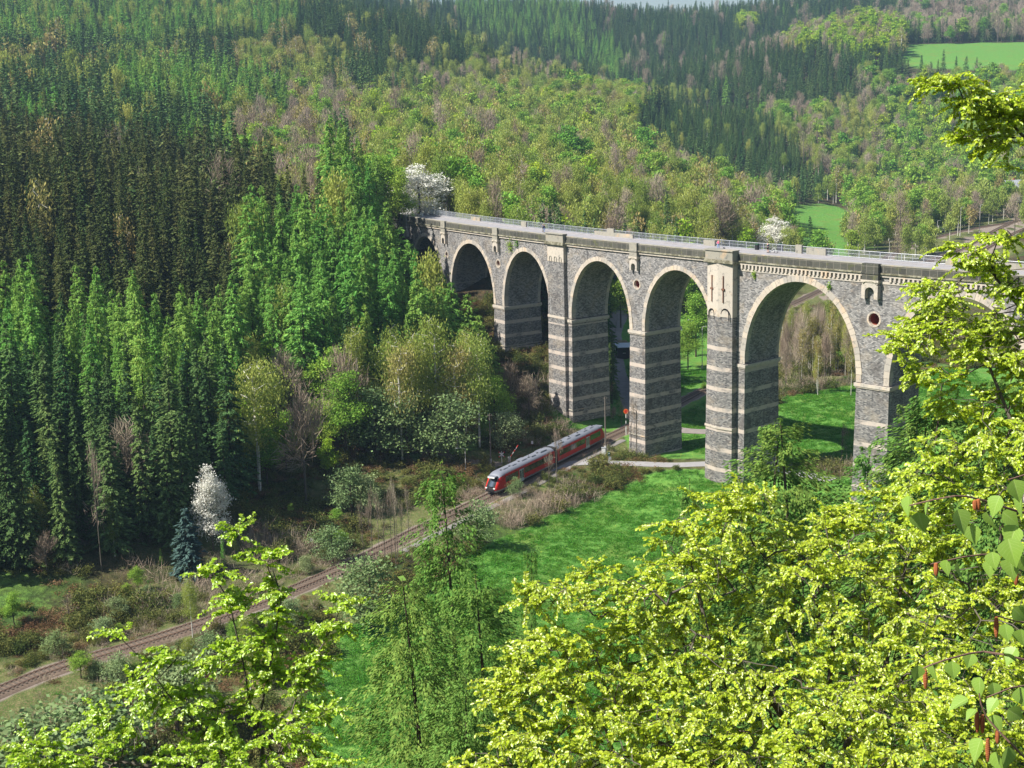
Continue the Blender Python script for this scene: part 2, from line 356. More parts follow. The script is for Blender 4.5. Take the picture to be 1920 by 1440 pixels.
# what grows where (r meadow, g rough dry grass, b gravel and bare earth)
MEADOWS = [[(600, 1440), (560, 1330), (640, 1180), (800, 1120), (880, 1040), (940, 1010), (1050, 960), (1140, 925), (1230, 885), (1300, 880), (1340, 888), (1500, 900), (1900, 900), (1900, 1440)],
           [(1440, 790), (1470, 745), (1540, 733), (1620, 718), (1760, 690), (1920, 690), (1920, 800), (1700, 880), (1440, 870)],
           [(1688, 86), (1712, 83), (1990, 78), (1990, 128), (1800, 130), (1712, 128)],
           [(1478, 388), (1560, 384), (1600, 400), (1580, 500), (1480, 500)],
           [(1672, 346), (1706, 345), (1704, 372), (1674, 372)],
           [(1150, 800), (1140, 600), (1340, 590), (1350, 860), (1200, 860)],
           [(1030, 800), (1030, 760), (1160, 760), (1160, 810)]]
def smooth_noise(x, y, k):
    return 0.5 + 0.25 * (np.sin(x * k + 1.3 * np.sin(y * k * 0.7)) + np.sin(y * k * 1.3 + 1.7 * np.sin(x * k * 0.6 + 2)))
mead = np.zeros(XX.shape)
for P in MEADOWS: mead[inpoly(gpx, gpy, P) & (YY > 90)] = 1
for _ in range(2):
    mead[1:-1, 1:-1] = (mead[1:-1, 1:-1] * 2 + mead[2:, 1:-1] + mead[:-2, 1:-1] + mead[1:-1, 2:] + mead[1:-1, :-2]) / 6
dtr = dist_to(TRACK, XX, YY); dtr2 = np.minimum(dist_to(TRACK2, XX, YY), dist_to(TRACK3, XX, YY))
vall = (np.abs(ZZ) < 5.5) & (YY > 95) & (YY < 760)
dry = np.where(vall, np.clip(0.12 + 0.9 * (smooth_noise(XX, YY, 0.11) - 0.35), 0, 1), 0) * (1 - mead)
dry = np.maximum(dry, (dtr < 14) * np.clip(smooth_noise(XX, YY, 0.2) * 1.2, 0, 1) * (1 - mead))
green = np.maximum(mead, vall * np.clip(0.75 - dry, 0, 1) * 0.62)
grav = np.where(dtr < 1.8, 1.0, np.where(dtr < 2.6, 0.4, 0)); grav = np.maximum(grav, (dtr2 < 4.5) * 0.9)
path = dist_to(catmull(pl([(640, 870), (760, 862), (860, 866), (930, 862), (985, 880)], 2.0), 2), XX, YY); grav = np.maximum(grav, (path < 1.6) * 0.7)
g_ = Geo(); ny, nx = XX.shape
idx = np.arange(ny * nx).reshape(ny, nx)
g_.add(np.stack([XX, YY, ZZ], -1).reshape(-1, 3), np.stack([idx[:-1, :-1], idx[:-1, 1:], idx[1:, 1:], idx[1:, :-1]], -1).reshape(-1, 4))
q = N('ground_cover', 0.95, 0.1)
_at = q.n('Attribute', attribute_name='cover'); sep = q.n('SeparateColor'); q.put(sep.inputs[0], _at.outputs['Color'])
co = q.coord('Object'); nb = q.noise(co, 0.12, 5); nm = q.noise(co, 0.9, 5, 0.65); nf = q.noise(co, 5.0, 3, 0.7)
floor_c = q.mix((0.035, 0.032, 0.018), (0.105, 0.072, 0.04), q.ramp(nm, 0.35, 0.7)); floor_c = q.mix(floor_c, (0.045, 0.07, 0.02), q.ramp(nb, 0.45, 0.65))
mead_c = q.mix((0.075, 0.21, 0.035), (0.15, 0.30, 0.055), q.ramp(nm, 0.3, 0.72)); mead_c = q.mix(mead_c, (0.15, 0.22, 0.045), q.ramp(nb, 0.5, 0.68, 0, 0.75)); mead_c = q.mix(mead_c, (0.17, 0.16, 0.06), q.ramp(q.noise(q.mapv(co, (1, 0.35, 1)), 0.35, 4, 0.7), 0.6, 0.72, 0, 0.6))
mead_c = q.mix(mead_c, (0.018, 0.11, 0.014), q.ramp(nf, 0.55, 0.75, 0, 0.3))
vo = q.n('TexVoronoi'); q.put(vo.inputs[0], co); vo.inputs['Scale'].default_value = 1.1
spk = q.math('MULTIPLY', q.math('LESS_THAN', vo.outputs['Distance'], 0.13), q.ramp(q.noise(co, 0.09, 3), 0.5, 0.6))
mead_c = q.mix(mead_c, (0.55, 0.50, 0.03), q.math('MULTIPLY', spk, 0.85))
dry_c = q.mix((0.10, 0.095, 0.04), (0.26, 0.21, 0.11), q.ramp(nm, 0.3, 0.7)); dry_c = q.mix(dry_c, (0.07, 0.13, 0.025), q.ramp(nf, 0.40, 0.56, 0, 0.85))
grv_c = q.mix((0.16, 0.13, 0.11), (0.36, 0.30, 0.25), nf)
c_ = q.mix(floor_c, dry_c, q.ramp(sep.outputs[1], 0.15, 0.6)); c_ = q.mix(c_, mead_c, q.ramp(q.math('ADD', sep.outputs[0], q.math('MULTIPLY', q.math('SUBTRACT', nm, 0.5), 0.5)), 0.3, 0.6))
c_ = q.mix(c_, grv_c, q.ramp(sep.outputs[2], 0.25, 0.7)); q.color(c_)
q.bump(q.math('ADD', nf, q.math('MULTIPLY', nm, 2.0)), 0.7, 0.25); MT['ground'] = q.m
me = g_.mesh('ground', [q.m], smooth=True)
ca = me.color_attributes.new('cover', 'FLOAT_COLOR', 'POINT')
ca.data.foreach_set('color', np.stack([green, dry, grav, np.ones(green.shape)], -1).astype(np.float32).ravel())
tag(obj('ground', me, None), kind='structure')
def gz(x, y): return float(zt(np.array([x]), np.array([y]))[0])
# sheets that lie on the ground: road, lane
def strip(name, L, wd, mat, dz=0.05, kind='structure'):
    g = Geo(); L = np.asarray(L); T = np.gradient(L, axis=0); T /= np.linalg.norm(T, axis=1)[:, None]; Nn = np.c_[-T[:, 1], T[:, 0]]
    cols = []
    for k in (-1, -0.5, 0, 0.5, 1):
        p = L + Nn * wd / 2 * k * (1 + 0.06 * np.sin(np.arange(len(L)) * 0.9 + k))[:, None]
        cols.append(np.c_[p, zt(p[:, 0], p[:, 1]) + dz - (0.05 if abs(k) == 1 else 0)])
    V = np.stack(cols, 1); n = len(L); idx = np.arange(n * 5).reshape(n, 5)
    g.add(V.reshape(-1, 3), np.stack([idx[:-1, :-1], idx[:-1, 1:], idx[1:, 1:], idx[1:, :-1]], -1).reshape(-1, 4))
    return tag(obj(name, g, mat, smooth=True), kind=kind)
MT['asphalt'] = simple('worn_asphalt', (0.30, 0.29, 0.29), 0.9, 0.2, var=0.25, scale=1.2)
strip('road', ROAD, 3.2, MT['asphalt'], 0.10)
strip('lane', LANE, 4.0, simple('lane_gravel', (0.25, 0.22, 0.2), 0.95, 0.1, var=0.35, scale=0.8), 0.12)
# ---------------------------------------------------------------- viaduct
def stone(name, bands=None, base=((0.10, 0.10, 0.105), (0.42, 0.40, 0.385)), light=0.0, rowh=0.2, warm=0.0, dark=0.0):
    q = N(name, 0.92, 0.15); uv = q.coord('UV'); ob = q.coord('Object')
    br = q.n('TexBrick'); q.put(br.inputs['Vector'], uv); br.inputs['Scale'].default_value = 1.0
    br.inputs['Brick Width'].default_value = 0.42; br.inputs['Row Height'].default_value = rowh; br.inputs['Mortar Size'].default_value = 0.022
    br.inputs['Color1'].default_value = (*base[0], 1); br.inputs['Color2'].default_value = (*base[1], 1); br.inputs['Mortar'].default_value = (0.17, 0.165, 0.155, 1)
    nz = q.noise(q.mapv(uv, (1.6, 4.2, 1)), 1.2, 6, 0.8)
    c = q.mix(br.outputs[0], (0.62, 0.60, 0.57), q.ramp(nz, 0.56, 0.76, 0, 0.75))
    c = q.mix(c, (0.06, 0.06, 0.065), q.ramp(q.noise(q.mapv(uv, (1.6, 3.4, 1)), 2.1, 4, 0.8), 0.56, 0.72, 0, 0.65))
    c = q.mix(c, (0.36, 0.30, 0.22), q.ramp(q.noise(uv, 0.35, 3), 0.5, 0.7, 0, 0.35))
    st = q.noise(q.mapv(uv, (0.8, 0.07, 1)), 1.0, 5, 0.7)          # water streaks down the wall
    c = q.mix(c, (0.6, 0.6, 0.6), q.ramp(st, 0.62, 0.74, 0, 0.45)); c = q.mix(c, (0.05, 0.05, 0.055), q.ramp(st, 0.42, 0.30, 0, 0.6))
    c = q.mix(c, (0.075, 0.065, 0.06), q.ramp(q.noise(q.mapv(uv, (0.25, 0.16, 1)), 1.0, 5, 0.7), 0.52, 0.68, 0, 0.6))
    c = q.mix(c, (0.44, 0.36, 0.28), q.ramp(q.noise(q.mapv(uv, (0.5, 0.9, 1)), 0.9, 5, 0.8), 0.56, 0.68, 0, 0.5))
    if bands:
        sx = q.n('SeparateXYZ'); q.put(sx.inputs[0], uv)
        z0, sp, top = bands
        fr = q.math('PINGPONG', q.math('SUBTRACT', sx.outputs[1], z0 - 200 * sp), sp / 2)
        fr = q.math('ADD', fr, q.math('MULTIPLY', q.math('SUBTRACT', q.noise(uv, 1.6, 2), 0.5), 0.10))
        k = q.math('MULTIPLY', q.math('LESS_THAN', fr, 0.36), q.math('LESS_THAN', sx.outputs[1], top))
        k = q.math('MULTIPLY', k, q.ramp(q.noise(q.mapv(uv, (0.35, 0.5, 1)), 1.0, 3), 0.34, 0.5, 0.1, 0.95))
        lc = q.mix((0.60, 0.50, 0.41), (0.40, 0.36, 0.33), q.noise(q.mapv(uv, (0.9, 0.3, 1)), 1.5, 2))
        c = q.mix(c, lc, k)
    if dark: c = q.mix(c, (0.055, 0.055, 0.05), dark)
    q.color(c); q.bump(q.math('ADD', br.outputs[1], q.math('MULTIPLY', nz, -2.0)), 0.5, 0.06); MT[name] = q.m; return q.m
stone('masonry'); stone('pier_masonry_a', (19.6, 2.92, 22), base=((0.07, 0.07, 0.075), (0.33, 0.315, 0.30))); stone('pier_masonry_b', (19.06, 3.03, 22), base=((0.07, 0.07, 0.075), (0.33, 0.315, 0.30))); stone('pier_masonry_c', (22.83, 3.6, 25), base=((0.07, 0.07, 0.075), (0.33, 0.315, 0.30))); stone('pier_masonry_d', (14.0, 3.6, 17), base=((0.07, 0.07, 0.075), (0.33, 0.315, 0.30)))
def sandstone(name, c1=(0.54, 0.46, 0.37), c2=(0.37, 0.34, 0.30), stain=0.75):
    q = N(name, 0.88, 0.2); uv = q.coord('Object'); g = q.n('NewGeometry')
    c = q.mix(c1, c2, g.outputs['Random Per Island'])
    c = q.mix(c, (0.62, 0.40, 0.22), q.ramp(q.noise(uv, 0.5, 4), 0.55, 0.75, 0, 0.5))
    c = q.mix(c, (0.10, 0.10, 0.10), q.ramp(q.noise(uv, 1.3, 7, 0.8), 0.52, 0.68, 0, stain))
    q.color(c); q.bump(q.noise(uv, 6, 4), 0.4, 0.03); MT[name] = q.m; return q.m
sandstone('sandstone'); sandstone('sandstone_pale', (0.52, 0.46, 0.38), (0.43, 0.39, 0.34), 0.85)
sandstone('sandstone_old', (0.36, 0.33, 0.27), (0.26, 0.25, 0.21), 0.8)
q = N('blackened_stone', 0.95, 0.1); uv = q.coord('UV')
br = q.n('TexBrick'); q.put(br.inputs['Vector'], uv); br.inputs['Scale'].default_value = 1.0; br.inputs['Brick Width'].default_value = 1.3; br.inputs['Row Height'].default_value = 1.4; br.inputs['Mortar Size'].default_value = 0.03; br.offset = 0.0
br.inputs['Color1'].default_value = (0.06, 0.06, 0.052, 1); br.inputs['Color2'].default_value = (0.095, 0.094, 0.078, 1); br.inputs['Mortar'].default_value = (0.22, 0.2, 0.17, 1)
c = q.mix(br.outputs[0], (0.26, 0.25, 0.21), q.ramp(q.noise(q.mapv(uv, (1, 1.5, 1)), 1.6, 6, 0.75), 0.55, 0.75, 0, 0.8)); c = q.mix(c, (0.12, 0.13, 0.04), q.ramp(q.noise(uv, 0.6, 3), 0.55, 0.7, 0, 0.5))
q.color(c); q.bump(q.noise(uv, 3, 4), 0.5, 0.05); MT['black_stone'] = q.m
q = N('mossy_ledge', 0.95, 0.1); uv = q.coord('Object')
q.color(q.mix((0.13, 0.12, 0.08), (0.34, 0.32, 0.24), q.ramp(q.noise(uv, 1.2, 6, 0.7), 0.4, 0.65))); MT['ledge'] = q.m
MT['deck'] = simple('deck_concrete', (0.30, 0.29, 0.30), 0.9, 0.2, var=0.25, scale=0.6)
MT['zinc'] = simple('galvanised_steel', (0.50, 0.52, 0.56), 0.45, 0.5, metal=0.4, var=0.1)
MT['rust'] = simple('rusty_steel', (0.17, 0.085, 0.055), 0.8, 0.3, var=0.4, scale=1.5)
MT['dark'] = simple('black_hole_stone', (0.015, 0.013, 0.014), 0.9, 0.1)
MT['redbrick'] = simple('red_brick_recess', (0.30, 0.07, 0.04), 0.9, 0.1, var=0.5, scale=2)

via = thing('viaduct', 'long curved grey stone arch viaduct with pale sandstone arch rings crossing the valley', 'viaduct', tuple(W(60, 4, 0)))
VL = np.array(W(60, 4, 0))
def vpart(name, g, mats, parent=None, uv=True, smooth=False):
    g.v = [v - VL for v in g.v]; o = obj(name, g, mats, via, smooth, uv)
    if parent is not None: o.parent = parent
    return o
def wall_quad(g, s0, s1, z00, z01, z10, z11, t, mat=0, flip=False):
    """quad on the face at depth t, s0..s1; z00/z01 bottom, z10/z11 top"""
    V = [W(s0, t, z00), W(s1, t, z01), W(s1, t, z11), W(s0, t, z10)]; U = [(s0, z00), (s1, z01), (s1, z11), (s0, z10)]
    if flip: V, U = V[::-1], U[::-1]
    g.add(V, [[0, 1, 2, 3]], mat, [U])
def sbox(g, s0, s1, t0, t1, z0, z1, mat=0, ds=4.0, bat=(0, 0), caps=True):
    """block along the curve; bat = extra half size (s, t) at the bottom"""
    n = max(1, int((s1 - s0) / ds + 0.5)); S = np.linspace(s0, s1, n + 1); bs, bt = bat
    for i in range(n):
        a, b = S[i], S[i + 1]; ab = a - (bs if i == 0 else 0); bb = b + (bs if i == n - 1 else 0)
        for t, tb, fl in ((t0, t0 - bt, False), (t1, t1 + bt, True)):
            V = [W(ab, tb, z0), W(bb, tb, z0), W(b, t, z1), W(a, t, z1)]; U = [(ab, z0), (bb, z0), (b, z1), (a, z1)]
            if fl: V, U = V[::-1], U[::-1]
            g.add(V, [[0, 1, 2, 3]], mat, [U])
        g.add([W(a, t0, z1), W(b, t0, z1), W(b, t1, z1), W(a, t1, z1)], [[0, 1, 2, 3]], mat, [[(a, t0), (b, t0), (b, t1), (a, t1)]])
        g.add([W(ab, t0 - bt, z0), W(ab, t1 + bt, z0), W(bb, t1 + bt, z0), W(bb, t0 - bt, z0)], [[0, 1, 2, 3]], mat, [[(a, t0), (a, t1), (b, t1), (b, t0)]])
    if caps:
        g.add([W(s1 + bs, t0 - bt, z0), W(s1 + bs, t1 + bt, z0), W(s1, t1, z1), W(s1, t0, z1)], [[0, 1, 2, 3]], mat, [[(t0 + 50, z0), (t1 + 50, z0), (t1 + 50, z1), (t0 + 50, z1)]])
        g.add([W(s0 - bs, t1 + bt, z0), W(s0 - bs, t0 - bt, z0), W(s0, t0, z1), W(s0, t1, z1)], [[0, 1, 2, 3]], mat, [[(t1 + 90, z0), (t0 + 90, z0), (t0 + 90, z1), (t1 + 90, z1)]])

ZT = 37.7                                         # top of the spandrel wall
ARCH = [(-40.2, -23.0, 23.2, 35.3, 0), (-19.0, -2.2, 23.2, 35.3, 0), (2.2, 21.2, 23.2, 35.4, 0), (25.4, 42.2, 23.1, 35.4, 0), (49.4, 66.8, 23.2, 35.4, 0), (70.9, 87.75, 23.3, 35.4, 0),
        (95.2, 117.7, 20.4, 35.6, 1), (123.6, 146.2, 20.4, 35.6, 1), (152.0, 174.5, 20.4, 35.6, 1)]
SA, SB = -62.0, 181.0
def prof(a, n=32):
    l, r, zi, zc, big = a; cx, hw = (l + r) / 2, (r - l) / 2; th = np.linspace(math.pi, 0, n + 1)
    # a slightly pointed ellipse
    return cx + hw * np.cos(th), zi + (zc - zi) * np.sin(th) ** 0.94
g = Geo(); gs = Geo()
edges = [SA]
OC = {0.3: 32.0, 23.3: 32.0, 68.8: 31.9, 120.6: 30.8, -21.0: 32.0, 149.1: 30.8}
OR = {0.3: 0.62, 23.3: 0.72, 68.8: 0.78, 120.6: 1.0, -21.0: 0.6, 149.1: 1.0}
def solid(s0, s1, zlow):
    """wall above a pier or abutment between two arches, with the round opening when there is one"""
    hole = [c for c in OC if s0 < c < s1]
    S = list(np.linspace(s0, s1, max(2, int((s1 - s0) / 3) + 1)))
    if hole:
        c, r = hole[0], OR[hole[0]]; h = 1.35; S = [s0, c - h, c + h, s1]; zc = OC[c]
    for t, fl in ((0, False), (WV, True)):
        for a, b in zip(S[:-1], S[1:]):
            if hole and abs((a + b) / 2 - c) < 0.01 and not fl:
                wall_quad(g, a, b, zlow, zlow, zc - h, zc - h, t, 0, fl); wall_quad(g, a, b, zc + h, zc + h, ZT, ZT, t, 0, fl)
                n = 32; an = np.linspace(0, 2 * math.pi, n + 1)[:-1] + math.pi / 4
                O = [(c + max(-1, min(1, 1.4143 * math.cos(k))) * h, zc + max(-1, min(1, 1.4143 * math.sin(k))) * h) for k in an]; I = [(c + r * math.cos(k), zc + r * math.sin(k)) for k in an]
                for k in range(n):
                    k2 = (k + 1) % n; P = [O[k], O[k2], I[k2], I[k]]
                    g.add([W(p[0], 0, p[1]) for p in P], [[0, 1, 2, 3]], 0, [P])
                    g.add([W(I[k][0], 0, I[k][1]), W(I[k2][0], 0, I[k2][1]), W(I[k2][0], 2.2, I[k2][1]), W(I[k][0], 2.2, I[k][1])], [[0, 1, 2, 3]], 1)
                g.add([W(p[0], 2.2, p[1]) for p in I] + [W(c, 2.2, zc)], [[k, (k + 1) % n, n] for k in range(n)], 1)
                ring = Geo(); n2 = 18
                for k in range(n2):
                    a0, a1 = 2 * math.pi * k / n2 + 0.012, 2 * math.pi * (k + 1) / n2 - 0.012; P = []
                    for t2 in (-0.07, 0.5):
                        for rr, aa in ((r - 0.02, a0), (r - 0.02, a1), (r + 0.27, a1), (r + 0.27, a0)): P.append(W(c + rr * math.cos(aa), t2, zc + rr * math.sin(aa)))
                    ring.hexa(P)
                vpart('round_opening_ring', ring, MT['sandstone'], uv=False)
            else: wall_quad(g, a, b, zlow, zlow, ZT, ZT, t, 0, fl)
prev = SA; zl = -3
for i, a in enumerate(ARCH):
    l, r, zi, zc, big = a
    solid(prev, l, -3 if i == 0 else max(ARCH[i - 1][2], zi)); prev = r
    X_, Zz = prof(a); 
    for t, fl in ((0, False), (WV, True)):
        for k in range(len(X_) - 1): wall_quad(g, X_[k], X_[k + 1], Zz[k], Zz[k + 1], ZT, ZT, t, 0, fl)
    L_ = np.concatenate([[0], np.cumsum(np.hypot(np.diff(X_), np.diff(Zz)))])
    for k in range(len(X_) - 1):
        gs.add([W(X_[k], 0, Zz[k]), W(X_[k], WV, Zz[k]), W(X_[k + 1], WV, Zz[k + 1]), W(X_[k + 1], 0, Zz[k + 1])], [[0, 1, 2, 3]], 0, [[(0 + 30, L_[k]), (WV + 30, L_[k]), (WV + 30, L_[k + 1]), (30, L_[k + 1])]])
    # ring of voussoirs, front and back
    n = 46 if big else 36; th = np.linspace(math.pi, 0, n + 1); cx, hw = (l + r) / 2, (r - l) / 2
    tk = 0.95 if big else 0.74
    for side in (0, 1):
        rg = Geo()
        for k in range(n):
            q4 = []
            for tt in (th[k] - 0.0015, th[k + 1] + 0.0015):
                x = cx + hw * math.cos(tt); z = zi + (zc - zi) * math.sin(max(0, tt)) ** 0.94 if math.sin(tt) > 0 else zi
                nx_, nz_ = math.cos(tt) / hw, math.sin(tt) / (zc - zi); nn = math.hypot(nx_, nz_); nx_ /= nn; nz_ /= nn
                q4.append(((x - nx_ * 0.015, z - nz_ * 0.015), (x + nx_ * (tk + 0.05 * ((k * 7) % 3)), z + nz_ * (tk + 0.05 * ((k * 7) % 3)))))
            (i0, o0), (i1, o1) = q4; jt = 0.02 * ((k * 5) % 3)
            t0, t1 = (-0.10 - jt, 0.9) if side == 0 else (WV - 0.6, WV + 0.1)
            rg.hexa([W(*(p[0], t, p[1])) for t in (t0, t1) for p in (i0, i1, o1, o0)])
        vpart('arch_ring', rg, MT['sandstone'], uv=False)
solid(prev, SB, -3)
vpart('spandrel_wall', g, [MT['masonry'], MT['redbrick']])
vpart('arch_soffit', gs, MT['masonry'])

# piers: (s0, s1, impost z, material, pilaster)
def zb(s): return min(gz(*W(s, 0, 0)[:2]), gz(*W(s, WV, 0)[:2]), gz(*W(s, 4, 0)[:2])) - 1.5
PIERS = [(-23.0, -19.0, 23.2, 'a', 0), (-2.2, 2.2, 23.2, 'a', 0), (21.2, 25.4, 23.1, 'a', 0), (42.2, 49.4, 23.1, 'b', 1), (66.8, 70.9, 23.3, 'a', 0), (87.75, 95.2, 23.3, 'c', 2), (117.7, 123.6, 20.4, 'd', 0), (146.2, 152.0, 20.4, 'd', 0)]
for s0, s1, zi, mk, pil in PIERS:
    g = Geo(); bs, bt = 0.22, 0.35; z0 = zb((s0 + s1) / 2)
    sbox(g, s0, s1, 0, WV, z0, zi, 0, bat=(bs, bt))
    p = vpart('pier', g, MT['pier_masonry_' + mk])
    b = Geo()
    for (a, c, z) in ((s0 - 0.3, s1 + 0.3, zi),) if pil != 2 else ((93.5, s1 + 0.3, 20.4),):
        sbox(b, a, c, -0.3, WV + 0.3, z - 0.62, z - 0.12, 0, ds=1.2); sbox(b, a + 0.12, c - 0.12, -0.18, WV + 0.18, z - 0.85, z - 0.62, 0, ds=1.2)
    vpart('impost', b, MT['sandstone_pale'], p, uv=False)
    # plinth line near the foot
    zp = max(z0 + 2.5, 3.2); b = Geo(); sbox(b, s0 - 0.2, s1 + 0.2, -0.36, WV + 0.36, zp, zp + 0.16, 0, ds=1.2, bat=(0.05, 0.08)); vpart('plinth_course', b, MT['sandstone_old'], p, uv=False)
    if pil:
        a0, a1 = (42.75, 48.0) if pil == 1 else (87.8, 93.4); tf = -0.75 if pil == 1 else -1.25; k_ = 0.0 if pil == 1 else 0.55
        ztop = 34.3 if pil == 1 else 28.4
        def plan(z, grow=0.0):
            gr = grow + max(0, (zi - z)) * 0.012
            am = (a0 + a1) / 2
            return [W(a0 - gr, 0.0, z), W(a0 - gr, tf - gr, z), W(am, tf - k_ - gr, z), W(a1 + gr, tf - gr, z), W(a1 + gr, 0.0, z)], [a0, a0 + 0.9, am + 0.9, a1 + 0.9, a1 + 2.0]
        def pilaster(zlo, zhi, mat, nm, grow=0.0, uv=True, par=p):
            gg = Geo(); A, ua = plan(zlo, grow); B, ub = plan(zhi, grow)
            for i in range(4): gg.add([A[i], A[i + 1], B[i + 1], B[i]], [[0, 1, 2, 3]], 0, [[(ua[i], zlo), (ua[i + 1], zlo), (ub[i + 1], zhi), (ub[i], zhi)]])
            gg.add(B, [[0, 1, 2, 3, 4]], 0, [[(u, 0) for u in ub]]); gg.add(A[::-1], [[0, 1, 2, 3, 4]], 0, [[(u, 0) for u in ua]])
            return vpart(nm, gg, mat, par, uv=uv)
        pilaster(z0, ztop, MT['pier_masonry_' + mk], 'pilaster')
        pilaster(ztop, 37.7, MT['sandstone_pale'], 'pilaster_head', 0.05, False)
        pilaster(23.0 if pil == 1 else 8.6, 23.5 if pil == 1 else 9.0, MT['sandstone_pale'], 'pilaster_band', 0.16, False)
        if pil == 2:
            b = Geo()
            for sx_ in (89.1, 91.7):      # iron wall anchors and blind arches of the big pilaster
                t_ = tf - 0.40
                for dz in (-3.4, 3.4): pass
                b.box(W(sx_, tf - 0.05 - k_ * (1 - abs(sx_ - 90.6) / 2.8) - 0.09, 33.2), (0.16, 0.16, 4.6), 0, rz=TH0 + sx_ / RV)
                b.box(W(sx_, tf - 0.05 - k_ * (1 - abs(sx_ - 90.6) / 2.8) - 0.10, 33.2), (0.22, 0.62, 0.3), 0, rz=TH0 + sx_ / RV)
            for sx_, rr in ((89.0, 0.62), (92.1, 0.85)):
                t_ = tf - 0.1 - k_ * (1 - abs(sx_ - 90.6) / 2.8)
                P = [W(sx_ + rr * math.cos(k), t_ - 0.03, 28.9 + rr * 1.1 * math.sin(k)) for k in np.linspace(0, math.pi, 13)]; b.tube(P, 0.11, 5, 1)
                b.tube([W(sx_ - rr, t_ - 0.03, 27.9), P[-1]], 0.09, 5, 1); b.tube([W(sx_ + rr, t_ - 0.03, 27.9), P[0]], 0.09, 5, 1)
            vpart('wall_anchor', b, [MT['rust'], MT['dark']], p, uv=False)
        else:
            for sx_ in (43.8, 45.4, 47.0):
                b = Geo()
                P = [W(sx_ + 0.36 * math.cos(k), tf - 0.09, 34.9 + 0.45 * math.sin(k)) for k in np.linspace(0, math.pi, 9)]; b.tube([W(sx_ + 0.36, tf - 0.09, 34.4)] + P + [W(sx_ - 0.36, tf - 0.09, 34.4)], 0.10, 5, 0)
                vpart('blind_arch', b, MT['sandstone_old'], p, uv=False)
# cornices, parapets, deck
g = Geo(); sbox(g, SA, SB, -0.28, 0.0, 37.55, 37.9, 0, ds=3); vpart('string_course', g, MT['sandstone_pale'], uv=False); g = Geo(); sbox(g, SA, SB, WV, WV + 0.28, 37.55, 37.9, 0, ds=3); vpart('string_course', g, MT['sandstone_pale'], uv=False)
g = Geo(); sbox(g, SA, SB, -0.50, 0.3, 37.98, 38.22, 0, ds=3); sbox(g, SA, SB, -0.4, 0.3, 37.905, 37.975, 0, ds=3); vpart('ledge', g, MT['ledge'], uv=False)
g = Geo(); sbox(g, SA, SB, -0.30, 0.15, 38.22, 39.35, 0, ds=3); vpart('parapet', g, MT['black_stone']); g = Geo(); sbox(g, SA, SB, WV - 0.15, WV + 0.3, 37.9, 38.95, 0, ds=3); vpart('parapet', g, MT['black_stone'])
g = Geo()
for k in range(int((SB - SA) / 1.5)): sbox(g, SA + k * 1.5 + 0.01, SA + k * 1.5 + 1.49, -0.36, 0.30, 39.35, 39.5, 0)
vpart('coping', g, MT['sandstone_old'], uv=False)
g = Geo(); sbox(g, SA, SB, 0.15, WV - 0.15, 37.6, 38.75, 0, ds=3)
sbox(g, SA, SB, WV - 0.9, WV + 0.2, 38.76, 39.02, 0, ds=3); vpart('deck', g, MT['deck'])
# dentils under the cornice of the wide arches
g = Geo(); s_ = 94.4
while s_ < 176:
    if not (117.9 < s_ < 122.6 or 146.6 < s_ < 151.2): sbox(g, s_, s_ + 0.34, -0.34, 0.0, 36.86, 37.54, 0)
    s_ += 0.78
sbox(g, 94.2, SB, -0.12, 0.0, 36.45, 36.84, 0, ds=3)
vpart('dentil_frieze', g, MT['sandstone_pale'], uv=False)
# broken-forward turrets over the piers and the little arched brackets below them
def bracket(sc, big):
    g = Geo(); wv_ = 1.45 if big else 1.0; dp = 0.95 if big else 0.7; h0 = 34.1 if big else 34.5; n = 12; ro = wv_ * 0.56
    zt_ = 36.7; zs = h0 + (1.0 if big else 0.75)
    an = np.linspace(0, math.pi, n + 1)
    pts = [(ro * math.cos(k), zs + ro * math.sin(k)) for k in an]
    for k in range(n):            # arch head
        a, b = pts[k], pts[k + 1]
        P = [W(sc + x, t, z) for t in (-dp, 0.0) for x, z in (a, b, (max(-wv_, min(wv_, b[0] * 1.8)), zt_), (max(-wv_, min(wv_, a[0] * 1.8)), zt_))]
        g.hexa(P)
    for sg in (-1, 1): sbox(g, sc + min(sg * ro, sg * wv_), sc + max(sg * ro, sg * wv_), -dp, 0, h0, zs + 0.01, 0); sbox(g, sc + min(sg * (ro * 1.02), sg * wv_), sc + max(sg * (ro * 1.02), sg * wv_), -dp * 0.98, 0, zs + 0.012, zt_ - 0.5, 0)
    sbox(g, sc - wv_ - 0.12, sc + wv_ + 0.12, -dp - 0.12, 0, zt_, zt_ + 0.35, 0)
    b = vpart('arched_bracket', g, MT['sandstone_pale'], uv=False)
    g = Geo(); P = [W(sc + 0.8 * wv_ * math.cos(k), -dp - 0.08, zt_ + 0.3 - 0.55 + 0.42 * math.sin(k)) for k in np.linspace(0, math.pi, 9)]; g.tube(P, 0.07, 5); vpart('bracket_moulding', g, MT['ledge'], b, uv=False)
    g = Geo(); sbox(g, sc - wv_, sc + wv_, -dp, 0, 37.06, 39.6, 0); sbox(g, sc - wv_ - 0.1, sc + wv_ + 0.1, -dp - 0.12, 0, 38.0, 38.25, 0); t_ = vpart('parapet_turret', g, MT['sandstone_old' if not big else 'black_stone'], uv=True)
    g = Geo(); sbox(g, sc - wv_ + 0.001, sc + wv_ + 0.02, -dp + 0.05, -0.31, 37.1, 39.55, 0)
for sc, bg_ in ((-21, 0), (0, 0), (23.2, 0), (68.5, 0), (120.2, 1), (148.8, 1)): bracket(sc, bg_)
